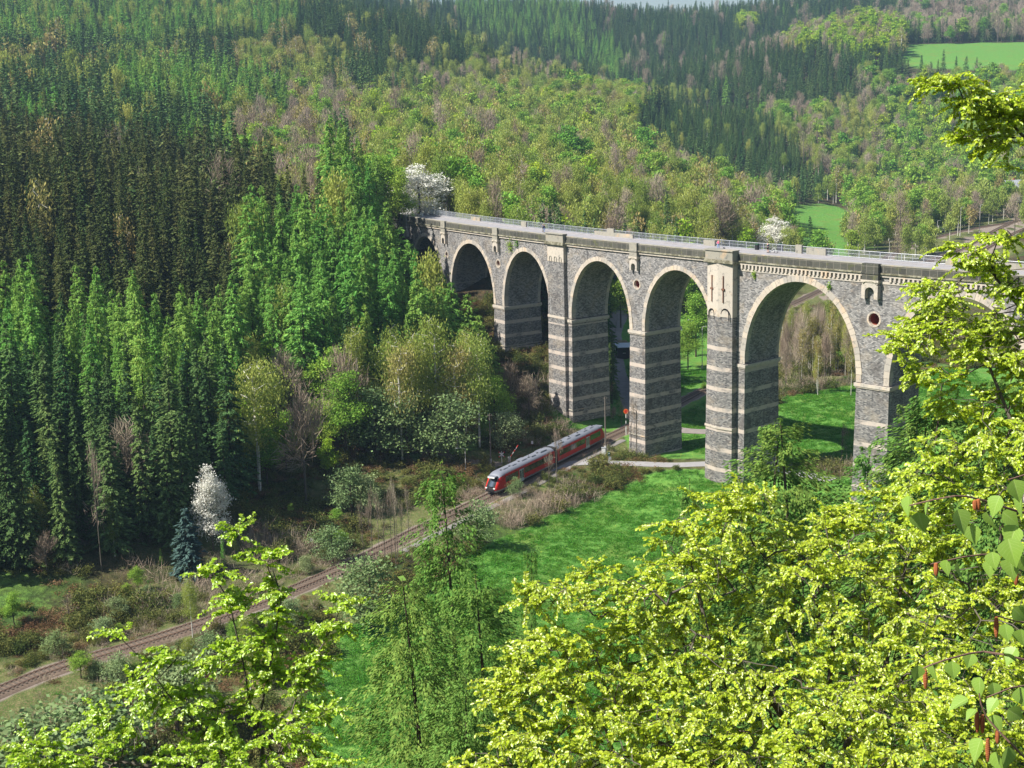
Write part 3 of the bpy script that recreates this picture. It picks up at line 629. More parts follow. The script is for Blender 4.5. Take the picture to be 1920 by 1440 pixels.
for a0, a1, tf in ((42.55, 48.2, -1.0), (87.6, 93.7, -1.7)):
    g = Geo(); sbox(g, a0, a1, tf, 0, 38.25, 39.75, 0); sbox(g, a0 - 0.15, a1 + 0.15, tf - 0.18, 0, 39.75, 39.95, 0); vpart('parapet_turret', g, MT['sandstone_old'])
    g = Geo(); sbox(g, a0 - 0.25, a1 + 0.25, tf - 0.25, 0, 37.7, 38.02, 0); sbox(g, a0 - 0.1, a1 + 0.1, tf - 0.1, 0, 38.03, 38.24, 0); vpart('turret_cornice', g, MT['ledge'], uv=False)
# far railing, with stone blocks between its fields
blocks = [(-50.5, -49.5, 1.3), (-3.2, 1.2, 0.8), (19.6, 21.6, 1.1), (46.5, 58.4, 0.75), (50.5, 52.6, 1.5), (77.8, 80.6, 1.0), (99.2, 100.5, 1.45), (101.5, 105.5, 1.1), (127.9, 135.0, 1.25), (135.0, 144, 0.9)]
for a, b, h in blocks: g = Geo(); sbox(g, a, b, WV - 0.75, WV - 0.25, 39.02, 39.02 + h, 0); vpart('refuge_wall', g, MT['sandstone_old'], uv=False)
g = Geo(); s_ = SA; zr = 39.02
while s_ < SB - 2:
    g.box(W(s_, WV - 0.5, zr + 0.62), (0.07, 0.07, 1.24), 0)
    s_ += 2.0
for z, r in ((zr + 1.22, 0.035), (zr + 0.12, 0.03), (zr + 0.66, 0.016)): g.tube([W(s, WV - 0.5, z) for s in np.arange(SA, SB, 4)], r, 5)
for s_ in np.arange(SA, SB, 0.16): g.tube([W(s_, WV - 0.5, zr + 0.12), W(s_, WV - 0.5, zr + 1.22)], 0.019, 3, cap=False)
vpart('railing', g, MT['zinc'], uv=False)
# ---------------------------------------------------------------- railway tracks
MT['ballast'] = simple('brown_ballast', (0.17, 0.125, 0.095), 0.95, 0.1, var=0.7, scale=4)
MT['sleeper'] = simple('weathered_sleepers', (0.12, 0.095, 0.075), 0.9, 0.1, var=0.3)
MT['path_gravel'] = simple('pale_gravel', (0.22, 0.205, 0.19), 0.95, 0.1, var=0.4, scale=1.5)
MT['rail_top'] = simple('worn_rail', (0.27, 0.16, 0.11), 0.55, 0.4, metal=0.3, var=0.3)
def railway(name, L, label, far=False, z0=None):
    T = np.gradient(L, axis=0); T /= np.linalg.norm(T, axis=1)[:, None]; Nn = np.c_[-T[:, 1], T[:, 0]]
    zz = zt(L[:, 0], L[:, 1]) + 0.02
    k = np.ones(7) / 7; zz = np.convolve(np.r_[zz[:1].repeat(3), zz, zz[-1:].repeat(3)], k, 'valid') + 0.05
    o = thing(name, label, 'railway track', (L[0][0], L[0][1], zz[0])); o['kind'] = 'structure'; O = np.array([L[0][0], L[0][1], zz[0]])
    def rail_line(off, z, r): return np.c_[L + Nn * off, zz + z] - O
    g = Geo(); cols = [np.c_[L + Nn * w_, zz + h] - O for w_, h in ((-1.8, -0.12), (-1.3, 0.2), (0, 0.22), (1.3, 0.2), (1.8, -0.12))]
    V = np.stack(cols, 1); n = len(L); ix = np.arange(n * 5).reshape(n, 5)
    g.add(V.reshape(-1, 3), np.stack([ix[:-1, :-1], ix[1:, :-1], ix[1:, 1:], ix[:-1, 1:]], -1).reshape(-1, 4)[:, ::-1]); obj('ballast', g, MT['ballast'], o, True)
    for s in (-0.75, 0.75):
        g = Geo(); P = rail_line(s, 0.36, 0); g.tube(P, 0.075 if not far else 0.11, 4); obj('rail', g, MT['rail_top'], o)
    g = Geo(); cum = np.r_[0, np.cumsum(np.linalg.norm(np.diff(L, axis=0), axis=1))]
    for d in np.arange(0, cum[-1], 0.65 if not far else 1.3):
        i = min(np.searchsorted(cum, d), n - 1); x, y = np.interp(d, cum, L[:, 0]), np.interp(d, cum, L[:, 1]); z = np.interp(d, cum, zz)
        g.box(np.array([x, y, z + 0.235]) - O, (0.26, 2.5, 0.1), 0, rz=-math.atan2(Nn[i][0], Nn[i][1]) * 1.0)
    tag(obj('sleepers', g, MT['sleeper'], o), kind='stuff')
    return o
railway('railway_track', TRACK, 'single rusty railway track curving through the valley under the viaduct')
railway('railway_track', TRACK2, 'rusty station track on the right behind the viaduct, nearer the lamps', True)
railway('railway_track', TRACK3, 'rusty station track on the right behind the viaduct, nearer the viewer', True)
_T = np.gradient(TRACK, axis=0); _T /= np.linalg.norm(_T, axis=1)[:, None]; sel = (TRACK[:, 1] < 262) & (TRACK[:, 1] > 196)
strip('footpath', (TRACK + np.c_[_T[:, 1], -_T[:, 0]] * 3.4)[sel], 1.3, MT['path_gravel'], 0.12)

# ---------------------------------------------------------------- train
MT['red'] = simple('red_train_paint', (0.46, 0.012, 0.008), 0.5, 0.25, var=0.12, scale=0.7)
MT['roofgrey'] = simple('pale_grey_roof', (0.19, 0.205, 0.245), 0.55, 0.4, var=0.15, scale=1.0)
MT['white_strip'] = simple('light_grey_skirt', (0.24, 0.24, 0.25), 0.5, 0.4, var=0.1)
MT['under'] = simple('dark_undercarriage', (0.025, 0.024, 0.024), 0.8, 0.2, var=0.4)
MT['orange'] = simple('orange_train_paint', (0.55, 0.10, 0.012), 0.35, 0.5, var=0.08)
q = N('tinted_window_glass', 0.08, 0.6); q.color(q.mix((0.012, 0.02, 0.012), (0.03, 0.045, 0.022), q.noise(q.coord(), 0.7, 3))); MT['glass'] = q.m
q = N('windscreen_glass', 0.05, 0.8); q.b.inputs['Base Color'].default_value = (0.05, 0.075, 0.11, 1); MT['wglass'] = q.m
q = N('headlamp_glass', 0.1, 0.6); q.b.inputs['Base Color'].default_value = (0.85, 0.85, 0.8, 1); MT['lamp'] = q.m
MT['doorgrey'] = simple('pale_grey_door', (0.42, 0.50, 0.50), 0.4, 0.4, var=0.05)
ta, tb = onz(914, 925, 0.3), onz(1123, 826, 0.3)
cum = np.r_[0, np.cumsum(np.linalg.norm(np.diff(TRACK, axis=0), axis=1))]
i0 = np.argmin(np.linalg.norm(TRACK - ta[:2], axis=1)); s0t = cum[i0]
TL = 41.7
def trk(s): return np.array([np.interp(s, cum, TRACK[:, 0]), np.interp(s, cum, TRACK[:, 1])])
tr = thing('railcar', 'red two-car regional railcar with grey roof and rounded nose on the track', 'train', (*trk(s0t + TL / 2), 0.4))
def car(front, s_a, s_b):
    """one car from its nose (s_a) to the gangway (s_b) along the track; local x runs from the gangway to the nose"""
    A, B = trk(s_b), trk(s_a); d = (B - A); Lc = np.linalg.norm(d); d /= Lc
    O = np.array([*A, 0.42]) - np.array(tr.location); Mx = np.eye(4); Mx[:3, 0] = [*d, 0]; Mx[:3, 1] = [-d[1], d[0], 0]; Mx[:3, 2] = [0, 0, 1]; Mx[:3, 3] = O
    def P(name, g, mats, parent, smooth=False): g.xf(Mx); return obj(name, g, mats, parent, smooth)
    # cross-section half profile (y, z), bottom to roof
    half = [(1.30, 0.42), (1.40, 0.50), (1.43, 0.78), (1.44, 1.05), (1.43, 1.75), (1.40, 2.60), (1.34, 2.95), (1.24, 3.12), (1.05, 3.30), (0.70, 3.44), (0.30, 3.50)]
    sec = half + [(-y, z) for y, z in half[::-1]]; nS = len(sec)
    def ring(x, wy, top, low=0.0, back=0.0):
        R = []
        for y, z in sec:
            zz_ = z if z < 1.0 else 1.0 + (z - 1.0) * top
            R.append([x - back * max(0, (z - 1.0)) / 2.5, y * wy, max(zz_, low)])
        return R
    rings = [ring(0.25, 1, 1)] + [ring(x, 1, 1) for x in np.linspace(2, Lc - 3.6, 6)] + [ring(Lc - 2.6, 0.99, 1.0, 0, 0.35), ring(Lc - 1.9, 0.97, 0.99, 0, 0.75), ring(Lc - 1.2, 0.93, 0.97, 0, 1.15), ring(Lc - 0.55, 0.86, 0.93, 0, 1.45), ring(Lc - 0.12, 0.74, 0.84, 0, 1.55), ring(Lc, 0.6, 0.72, 0.55, 1.5)]
    mats = []
    for j in range(nS):
        z = sec[j][1]; jj = j if j < len(half) else nS - 2 - j
        mats.append(1 if jj < 2 else (0 if jj < 6 else 2) if j < nS - 1 else 3)
    g = Geo(); g.loft(rings, mats, caps=False)
    for e_, q_ in ((0, -1), (len(rings) - 1, 1)): Wd_ = np.array(rings[e_], float)[::q_]; g.add(np.vstack([Wd_, Wd_.mean(0)]), [[a_, (a_ + 1) % nS, nS] for a_ in range(nS)], 3)
    body = P('car_body', g, [MT['red'], MT['white_strip'], MT['roofgrey'], MT['under']], tr, True)
    for p_ in body.data.polygons:
        if abs(p_.normal.x) < 0.01 or True: pass
    def hw(z): return np.interp(z, [a[1] for a in half], [a[0] for a in half])
    def panel(name, x0, x1, z0, z1, mat, par, off=0.02, sides=(1, -1), n=1):
        for sg in sides:
            g = Geo(); zs = np.linspace(z0, z1, 4)
            for i in range(3):
                a, b = hw(zs[i]) + off, hw(zs[i + 1]) + off
                V = [[x0, sg * a, zs[i]], [x1, sg * a, zs[i]], [x1, sg * b, zs[i + 1]], [x0, sg * b, zs[i + 1]]]
                W2 = [[v[0], v[1] - sg * 0.05, v[2]] for v in V]
                g.hexa(V + W2 if sg > 0 else W2 + V)
            P(name, g, mat, par)
    xd = Lc - 8.3                                          # door position
    panel('window_band', xd + 1.1, Lc - 2.9, 1.62, 2.62, MT['glass'], body)
    panel('window_band', 1.0, xd - 1.0, 1.62, 2.62, MT['glass'], body)
    panel('roof_edge_stripe', 0.3, Lc - 3.0, 2.64, 3.02, MT['red'], body, 0.012)
    for i in range(1, 5): panel('window_mullion', 1.0 + (xd - 2) * i / 5 - 0.05, 1.0 + (xd - 2) * i / 5 + 0.05, 1.62, 2.62, MT['under'], body, 0.028)
    for sg in (1, -1):
        for k in (-1, 1):
            g = Geo(); x0, x1 = (xd - 0.72, xd - 0.03) if k < 0 else (xd + 0.03, xd + 0.72)
            y = hw(1.5) + 0.03; g.box(((x0 + x1) / 2, sg * (y - 0.03), 1.55), (x1 - x0, 0.08, 2.15)); dr = P('door', g, MT['doorgrey'], body)
            g = Geo(); g.box(((x0 + x1) / 2, sg * (y + 0.015), 1.75), (x1 - x0 - 0.24, 0.03, 1.45)); P('door_window', g, MT['glass'], body)
    # nose: windscreen follows the raked front
    def nose(x, zf, y): pass
    g = Geo(); pts = []
    for z in np.linspace(1.35, 2.85, 6):
        row = []
        for yk in np.linspace(-1, 1, 9):
            # sample front surface: outermost ring set
            best = -9
            yy = yk * (1.08 - 0.12 * (z - 1.3))
            for r_ in rings[-6:]:
                R = np.array(r_); zz_ = R[:nS // 2, 2]; ww = R[:nS // 2, 1]
                if z <= zz_.max():
                    wid = np.interp(z, zz_, ww); xx = np.interp(z, zz_, R[:nS // 2, 0])
                    if wid >= abs(yy) - 0.02: best = max(best, xx)
                    
            row.append([best + 0.05, yy, z])
        pts.append(row)
    V = np.array(pts); V[:, :, 0] = np.where(V[:, :, 0] < 0, V[:, 4:5, 0], V[:, :, 0])
    for r_ in V: r_[:, 0] = r_[4, 0] - 0.55 * (np.linspace(-1, 1, 9) ** 2) * 0.9
    ix = np.arange(54).reshape(6, 9); g.add(V.reshape(-1, 3), np.stack([ix[:-1, :-1], ix[:-1, 1:], ix[1:, 1:], ix[1:, :-1]], -1).reshape(-1, 4))
    V2 = V - [0.12, 0, 0.02]; g.add(V2.reshape(-1, 3), np.stack([ix[:-1, :-1], ix[1:, :-1], ix[1:, 1:], ix[:-1, 1:]], -1).reshape(-1, 4))
    ws = P('windscreen', g, MT['wglass'], body, True)
    g = Geo(); g.box((Lc - 0.95, 0, 2.98), (0.9, 1.5, 0.16)); g.box((Lc - 0.5, 0, 2.90), (0.1, 1.3, 0.24), 1); P('destination_box', g, [MT['roofgrey'], MT['lamp']], body)
    for sg in (1, -1):
        g = Geo(); g.box((Lc - 0.18, sg * 0.78, 1.12), (0.3, 0.34, 0.17)); P('headlight', g, MT['lamp'], body)
    g = Geo(); g.box((Lc - 0.1, 0, 0.80), (0.35, 1.7, 0.30)); P('bumper', g, MT['under'], body)
    g = Geo(); g.box((Lc + 0.1, 0, 0.36), (0.7, 0.4, 0.3)); P('coupler', g, MT['under'], body)
    for x, l, y, wd, h in ((3.0, 2.2, 0, 1.3, 0.12), (6.6, 1.5, 0.1, 1.1, 0.08), (9.6, 1.8, -0.1, 1.2, 0.10), (13.2, 1.4, 0.0, 1.1, 0.07), (Lc - 4.6, 1.5, 0.0, 0.9, 0.07)):
        g = Geo(); g.box((x, y, 3.5 + h / 2), (l, wd, h)); g.box((x, y, 3.5 + h), (l * 0.7, wd * 0.8, 0.06)); P('roof_unit', g, MT['roofgrey'], body)
        g = Geo(); g.box((x + l / 2 + 0.5, y + 0.2, 3.54), (0.4, 0.25, 0.08)); P('roof_vent', g, MT['under'], body)
    g = Geo(); g.tube([[7.6, 0.2, 3.5], [7.6, 0.2, 4.5]], 0.03, 5); P('aerial', g, MT['under'], body)
    for x in (1.0, Lc - 4.6):
        g = Geo(); g.box((x, 0, 0.32), (3.2, 2.1, 0.3)); bo = P('bogie', g, MT['under'], body)
        for dx in (-0.95, 0.95):
            for sg in (1, -1): g = Geo(); g.tube([[x + dx, sg * 0.68, 0.30], [x + dx, sg * 0.80, 0.30]], 0.385, 16); P('wheel', g, MT['rust'], body)
    g = Geo(); g.box((Lc / 2 - 1.2, 0, 0.42), (6.4, 2.3, 0.42)); P('engine_cover', g, MT['under'], body)
    return body
car(True, s0t, s0t + TL / 2 - 0.25); car(False, s0t + TL, s0t + TL / 2 + 0.25)
g = Geo(); c = trk(s0t + TL / 2); d = trk(s0t + TL / 2 + 1) - trk(s0t + TL / 2 - 1); g.box((0, 0, 2.0), (1.2, 2.5, 2.9), rz=math.atan2(d[1], d[0])); obj('gangway_bellows', g, MT['under'], tr)
# ---------------------------------------------------------------- trees
def unit(v): return v / (np.linalg.norm(v, axis=-1, keepdims=True) + 1e-9)
def conifer(seed, h, r, whorls, per, nl, lw, droop=0.35, base=0.08, leafy=0, trunk_r=0.22, dens_top=1.0, hang=0.0, gap=0.0, power=0.8, trunkmat=1):
    """spruce or larch: whorls of branches carrying needle sprays; returns crown and trunk builders"""
    R = np.random.default_rng(seed); g = Geo(); tk = Geo()
    lean = R.normal(0, 0.012, 2) * h
    tz = np.linspace(0, 1, 8); P = np.c_[lean[0] * tz ** 2, lean[1] * tz ** 2, tz * h]
    tk.tube(P, trunk_r * (1.02 - tz) + 0.01, 6)
    C, U, V = [], [], []
    for i in range(whorls):
        f = base + (1 - base) * (i + R.uniform(-0.3, 0.3)) / whorls; f = min(max(f, base), 0.985)
        zc = f * h; rr = r * (1 - f) ** power * R.uniform(0.82, 1.12) + 0.12
        a0 = R.uniform(0, 6.28)
        for k in range(per):
            if R.random() < gap: continue
            zb_ = zc; a = a0 + 6.283 * k / per + R.normal(0, 0.22); L = rr * R.uniform(0.62, 1.15)
            d = np.array([math.cos(a), math.sin(a), 0.0]); side = np.array([-d[1], d[0], 0]); dr = droop * R.uniform(0.5, 1.4); up = 0.15 + 0.5 * f
            m = max(2, int(nl * (0.35 + 0.65 * L / r)))
            u = np.sqrt(R.uniform(0.04, 1.0, m)); lat = R.uniform(-1, 1, m) * 0.32 * (1.15 - u) * L
            zz = zc + R.uniform(-0.7, 0.7) * h / whorls + L * (up * u - (dr + up * 0.35) * u ** 2 * 1.3) + R.normal(0, 0.05, m) - np.abs(lat) * 0.25 - R.uniform(0, 1, m) ** 2 * hang * (0.4 + u * L * 0.3)
            c = np.outer(u * L, d) + np.outer(lat, side) + np.c_[lean[0] * f * f * np.ones(m), lean[1] * f * f * np.ones(m), zz]
            sz = lw * R.uniform(0.7, 1.3, m) * (0.55 + 0.45 * min(1, L / r * 1.5))
            dirv = unit(d * 1.0 + np.outer(np.sign(lat) * R.uniform(0.1, 0.9, m), side) + np.outer(R.normal(-0.25 - hang * 0.5, 0.3, m), [0, 0, 1]))
            nrm = unit(np.array([0, 0, 1.0]) + R.normal(0, 0.45, (m, 3)) + d * 0.35)
            wv = unit(np.cross(dirv, nrm))
            C.append(c); U.append(dirv * sz[:, None]); V.append(wv * sz[:, None] * 0.42)
    # leader
    m = 5; C.append(np.c_[np.full(m, lean[0]), np.full(m, lean[1]), h - np.linspace(0, 0.9, m)]); U.append(np.tile([0, 0, lw * 0.6], (m, 1)) + R.normal(0, 0.06, (m, 3))); V.append(R.normal(0, 0.09, (m, 3)))
    g.leaves(np.concatenate(C), np.concatenate(U), np.concatenate(V)); return g, tk

def skeleton(tips, trunk, tip_r=0.012, seg=0.6, expo=2.2, limbs=(), lowpen=0.8):
    """branches that join every tip to the nearest wood already there"""
    nodes = [np.array(p, float) for p in trunk]; par = list(range(-1, len(trunk) - 1)); n0 = len(trunk)
    o = np.argsort(np.linalg.norm(tips - nodes[-1], axis=1) + 0.5 * np.min(np.linalg.norm(tips[:, None] - np.array(nodes)[None], axis=2), axis=1)); A = np.zeros((len(nodes) + 12 * len(tips), 3)); A[:n0] = nodes; n = n0; par = par + [0] * (12 * len(tips)); ends = []
    A = np.vstack([A, np.zeros((40 * len(limbs), 3))]); par = par + [0] * (40 * len(limbs))
    depth = np.zeros(len(A))
    for lb in limbs:
        lb = np.asarray(lb, float); p_ = int(np.argmin(np.linalg.norm(A[:n] - lb[0], axis=1)))
        for a, b in zip(np.vstack([A[p_:p_ + 1], lb[:-1]]), lb):
            k = max(1, int(np.linalg.norm(b - a) / seg))
            for q_ in range(1, k + 1): A[n] = a + (b - a) * q_ / k; par[n] = p_; p_ = n; n += 1
    for i in o:
        t = tips[i]; d = np.linalg.norm(A[:n] - t, axis=1); 
        lower = np.clip(A[:n, 2] - t[2], 0, None) * lowpen
        j = int(np.argmin(d + lower + depth[:n] * 0.08)); L = d[j]; k = min(10, max(1, int(L / seg))); a = A[j].copy(); p_ = j
        bend = np.cross(t - a, [0, 0, 1.0]) * rng.normal(0, 0.08) + np.array([0, 0, 1]) * L * rng.uniform(-0.02, 0.10)
        for q_ in range(1, k + 1):
            f = q_ / k; A[n] = a + (t - a) * f + bend * (4 * f * (1 - f)) * 0.6; par[n] = p_; depth[n] = depth[p_] + L / k; p_ = n; n += 1
        ends.append(p_)
    w = np.zeros(n); w[ends] = 1
    for i in range(n - 1, 0, -1):
        if par[i] >= 0: w[par[i]] += w[i]
    rr = tip_r * np.maximum(w, 1) ** (1 / expo)
    return A[:n], np.array(par[:n]), rr, w
def draw_skel(A, par, rr, w, g, mat=0, sides=5, minr=0.0):
    n = len(A); kids = [[] for _ in range(n)]
    for i in range(1, n):
        if par[i] >= 0: kids[par[i]].append(i)
    st = [(-1, 0)]
    while st:
        p, c = st.pop(); path = ([p] if p >= 0 else []) + [c]
        while kids[path[-1]]:
            kk = sorted(kids[path[-1]], key=lambda q2: -w[q2]); b = path[-1]
            for e in kk[1:]: st.append((b, e))
            path.append(kk[0])
        if len(path) < 2: continue
        r = rr[path].copy()
        if p >= 0: r[0] = min(r[0], r[1] * 1.2)
        if r.max() >= minr: g.tube(A[path], np.maximum(r, 0.003), sides if r.max() > 0.04 else 3, mat, cap=False)
def shell(R, n, c, ax, inner=0.55, zlow=-1.0):
    v = unit(R.normal(0, 1, (n * 3, 3))); v = v[v[:, 2] > zlow][:n]; n = len(v)
    return np.asarray(c) + v * np.asarray(ax) * (R.uniform(inner ** 3, 1, (n, 1)) ** (1 / 3))
def broad(seed, h, cr, base=0.25, ntip=110, nleaf=16, lw=0.22, spread=0.55, lobes=7, tr=0.2, pend=0.0, tipr=0.02, flat=0.0, minr=0.03, shape='round', leaf_up=0.6, wood_mat=0, leaf=True, twigs=0):
    """broadleaved tree: lobed crown of leaf clumps on a branching skeleton"""
    R = np.random.default_rng(seed); zc = h * (base + 1) / 2; hz = h * (1 - base) / 2
    T = []
    for k in range(lobes):
        a = R.uniform(0, 6.28); f = R.uniform(-0.75, 0.9)
        if shape == 'oval': wid = cr * (1 - 0.55 * max(f, 0) ** 1.5 - 0.25 * max(-f, 0)); 
        elif shape == 'cone': wid = cr * (0.95 - 0.55 * f) * 0.8
        else: wid = cr * math.sqrt(max(0.05, 1 - f * f * 0.85))
        c = np.array([math.cos(a) * wid * 0.52, math.sin(a) * wid * 0.52, zc + f * hz * 0.78]); s_ = R.uniform(0.38, 0.55)
        T.append(shell(R, ntip // lobes, c, (wid * s_ * 1.15, wid * s_ * 1.15, hz * (0.30 if shape == 'round' else 0.34)), 0.3))
    T.append(shell(R, ntip // 6, (0, 0, zc + hz * 0.55), (cr * 0.35, cr * 0.35, hz * 0.45), 0.3))
    T = np.concatenate(T); T = T[T[:, 2] > h * base * 0.7]
    trunk = [(0, 0, z) for z in np.linspace(0, zc + hz * 0.4, 7)]; trunk = [(x + R.normal(0, 0.04) * z * 0.12, y + R.normal(0, 0.04) * z * 0.12, z) for x, y, z in trunk]
    A, par, rr, w = skeleton(T, trunk, tipr, expo=2.1, seg=1.0)
    rr = rr * (tr / rr[0]); rr = np.maximum(rr, 0.012)
    tk = Geo(); draw_skel(A, par, rr, w, tk, wood_mat, 6, minr)
    g = Geo(); n = len(T)
    C = np.repeat(T, nleaf, 0) + R.normal(0, 1, (n * nleaf, 3)) * np.array([spread, spread, spread * (0.55 if not pend else 0.8)])
    if pend: C[:, 2] -= R.uniform(0, pend, n * nleaf)
    sz = lw * R.uniform(0.6, 1.35, (n * nleaf, 1)); nr = unit(R.normal(0, 1, (n * nleaf, 3)) + np.array([0, 0, leaf_up * 1.6]))
    d = unit(np.cross(nr, R.normal(0, 1, (n * nleaf, 3)))); 
    if pend: d = unit(d * 0.5 + np.array([0, 0, -1.0])); nr = unit(np.cross(d, R.normal(0, 1, (n * nleaf, 3))))
    if leaf: g.leaves(C, d * sz, unit(np.cross(d, nr)) * sz * (0.62 if not pend else 0.4))
    if twigs:
        m = twigs; i = R.integers(0, n, m); c = T[i] + R.normal(0, spread * 0.9, (m, 3)); out = unit(c - np.array([0, 0, zc - hz * 0.6])) + R.normal(0, 0.35, (m, 3)); out = unit(out) * R.uniform(0.35, 0.95, (m, 1))
        g.leaves(c, out, unit(np.cross(out, R.normal(0, 1, (m, 3)))) * 0.028, 1 if leaf else 0)
    return g, tk

def one(parts, mats, name):
    """crown and trunk joined to one mesh, for trees too far away to show parts"""
    g, tk = parts; a = Geo(); a.v = g.v + tk.v
    a.f = [f for f in g.f]; a.uv = g.uv + tk.uv; off = g.n
    for f, mt in tk.f: a.f.append((f + off, mt + len(mats) - 1))
    return a.mesh(name, mats)
KIND = {}     # kind -> dict(near=[(crown mesh, trunk mesh)...], mid=[mesh], far=[mesh])
def reg(kind, mats, near, mid, far, hs):
    KIND[kind] = dict(near=[(g.mesh(kind + '_crown', mats[:-1] if len(mats) > 1 else mats), tk.mesh(kind + '_trunk', [mats[-1]])) for g, tk in near],
                      mid=[one(p, mats, kind) for p in mid], far=[one(p, mats, kind) for p in far], h=hs)
    tops = [max(v.co.z for v in cm.vertices) for cm, _ in KIND[kind]['near']]; KIND[kind]['h'] = sum(tops) / len(tops) * 0.99
b_, bb, bk = MT['bark'], MT['birch_bark'], MT['beech_bark']
reg('spruce', [MT['spruce'], b_], [conifer(1, 22, 3.5, 34, 9, 44, 0.28, 0.3), conifer(20, 22, 3.1, 34, 9, 40, 0.28, 0.3, gap=0.1)], [conifer(s, 22, 2.7 + 0.3 * (s % 4), 30, 9, 22, 0.40, 0.3, gap=0.06 * (s % 3), power=0.7 + 0.1 * (s % 3)) for s in (2, 3, 4, 15, 17)], [conifer(s, 22, 2.7 + 0.3 * (s % 3), 14, 7, 6, 0.95, 0.4, power=0.7 + 0.1 * (s % 3)) for s in (5, 6, 7, 18)], 22)
reg('olive_spruce', [MT['spruce_olive'], b_], [conifer(s, 23, 3.7, 34, 9, 44, 0.28, 0.3) for s in (8, 14)], [conifer(s, 23, 3.0 + 0.3 * (s % 4), 32, 9, 22, 0.38, 0.32, gap=0.06 * (s % 3)) for s in (9, 10, 11, 16, 19)], [conifer(s, 23, 3.2, 13, 6, 4, 1.3) for s in (12, 13)], 23)
reg('larch', [MT['larch'], b_], [conifer(s, 22, 4.2, 30, 8, 46, 0.27, 0.2, hang=0.7, gap=0.15, power=0.7) for s in (21, 22)], [conifer(s, 22, 4.1, 30, 8, 34, 0.31, 0.2, hang=0.6, gap=0.15, power=0.72) for s in (23, 24, 25)], [conifer(s, 22, 3.4, 15, 7, 9, 0.72, 0.2, hang=0.4, power=0.7) for s in (26, 27, 28)], 22)
bkw = dict(shape='oval', pend=1.3)
reg('birch', [MT['birch'], bb], [broad(s, 18, 2.9, 0.24, 110, 60, 0.15, 0.62, 9, 0.17, minr=0.028, **bkw) for s in (31, 32, 33)], [broad(s, 17, 3.0, 0.15, 100, 34, 0.25, 0.7, 10, 0.16, minr=0.05, **bkw) for s in (34, 35, 36)], [broad(s, 17, 3.2, 0.12, 50, 22, 0.46, 0.7, 8, 0.16, minr=0.09, **bkw) for s in (37, 38, 39)], 17.5)
reg('broadleaf', [MT['broadleaf'], b_], [broad(s, 14, 4.0, 0.16, 130, 50, 0.17, 0.62, 9, 0.2, minr=0.04) for s in (41, 42)], [broad(s, 15, 4.2, 0.08, 100, 34, 0.29, 0.7, 9, 0.2, minr=0.08) for s in (43, 44)], [broad(s, 15, 4.4, 0.06, 50, 22, 0.52, 0.8, 8, 0.2, minr=0.12) for s in (45, 46)], 14.5)
reg('lime', [MT['lime'], b_], [broad(51, 14, 4.2, 0.1, 110, 22, 0.3, 0.6, 9, 0.2, minr=0.05)], [broad(52, 14, 4.4, 0.1, 90, 16, 0.4, 0.7, 9, 0.2, minr=0.08)], [broad(s, 15, 4.6, 0.05, 50, 22, 0.52, 0.8, 8, 0.2, minr=0.12) for s in (53, 54)], 14.5)
reg('bronze', [MT['bronze'], bb], [broad(55, 16, 3.2, 0.2, 90, 22, 0.2, 0.65, 9, 0.17, **dict(shape='oval', pend=0.7), minr=0.03)], [broad(s, 16, 3.2, 0.2, 70, 14, 0.3, 0.7, 9, 0.17, minr=0.05, shape='oval', pend=0.7) for s in (56, 57)], [broad(58, 16, 3.4, 0.18, 40, 10, 0.55, 0.8, 8, 0.18, minr=0.08, shape='oval', pend=0.7)], 16)
bt = dict(leaf=False)
reg('bare', [MT['twig'], bk], [broad(s, 12, 3.4, 0.2, 110, 1, 0.1, 0.5, 8, 0.13, minr=0.02, twigs=1500, **bt) for s in (61, 62)], [broad(s, 14, 3.3, 0.15, 90, 1, 0.1, 0.6, 8, 0.16, minr=0.03, twigs=1500, shape='oval', **bt) for s in (63, 64)], [broad(s, 14, 3.3, 0.15, 50, 1, 0.1, 0.7, 8, 0.16, minr=0.05, twigs=420, shape='oval', **bt) for s in (65, 66)], 13.5)
for me_ in KIND['bare']['far']:
    pass
reg('sapling', [MT['twig'], bk], [broad(s, 12, 2.4, 0.3, 60, 1, 0.1, 0.5, 7, 0.12, minr=0.014, twigs=260, shape='oval', **bt) for s in (67, 68, 69)], [], [], 12)
reg('blossom', [MT['blossom'], MT['twig'], bk], [broad(s, 11, 3.8, 0.04, 260, 34, 0.12, 0.42, 14, 0.16, minr=0.05, twigs=250, shape='oval') for s in (71, 74)], [broad(72, 11, 4.2, 0.12, 120, 16, 0.25, 0.5, 9, 0.16, minr=0.05, twigs=400)], [broad(73, 10, 4, 0.1, 50, 10, 0.5, 0.6, 8, 0.16, minr=0.1, twigs=10)], 11)
reg('willow', [MT['willow'], b_], [broad(s, 9, 3.6, 0.06, 120, 22, 0.17, 0.6, 10, 0.14, minr=0.03) for s in (81, 82)], [broad(83, 9, 3.6, 0.05, 90, 16, 0.24, 0.6, 9, 0.14, minr=0.05)], [broad(84, 9, 3.6, 0.05, 45, 10, 0.5, 0.6, 8, 0.14, minr=0.1)], 9)
reg('blue_spruce', [MT['blue_spruce'], b_], [conifer(91, 12, 3.0, 24, 9, 15, 0.42, 0.3)], [conifer(92, 12, 3.0, 18, 8, 8, 0.55, 0.3)], [conifer(93, 12, 3, 12, 6, 5, 0.9)], 12)
reg('near_larch', [MT['larch_near'], b_], [conifer(s, 26, 5.4, 42, 6, 250, 0.11, 0.22, hang=1.1, gap=0.2, power=0.55, base=0.12) for s in (101, 102, 103)], [], [], 26)
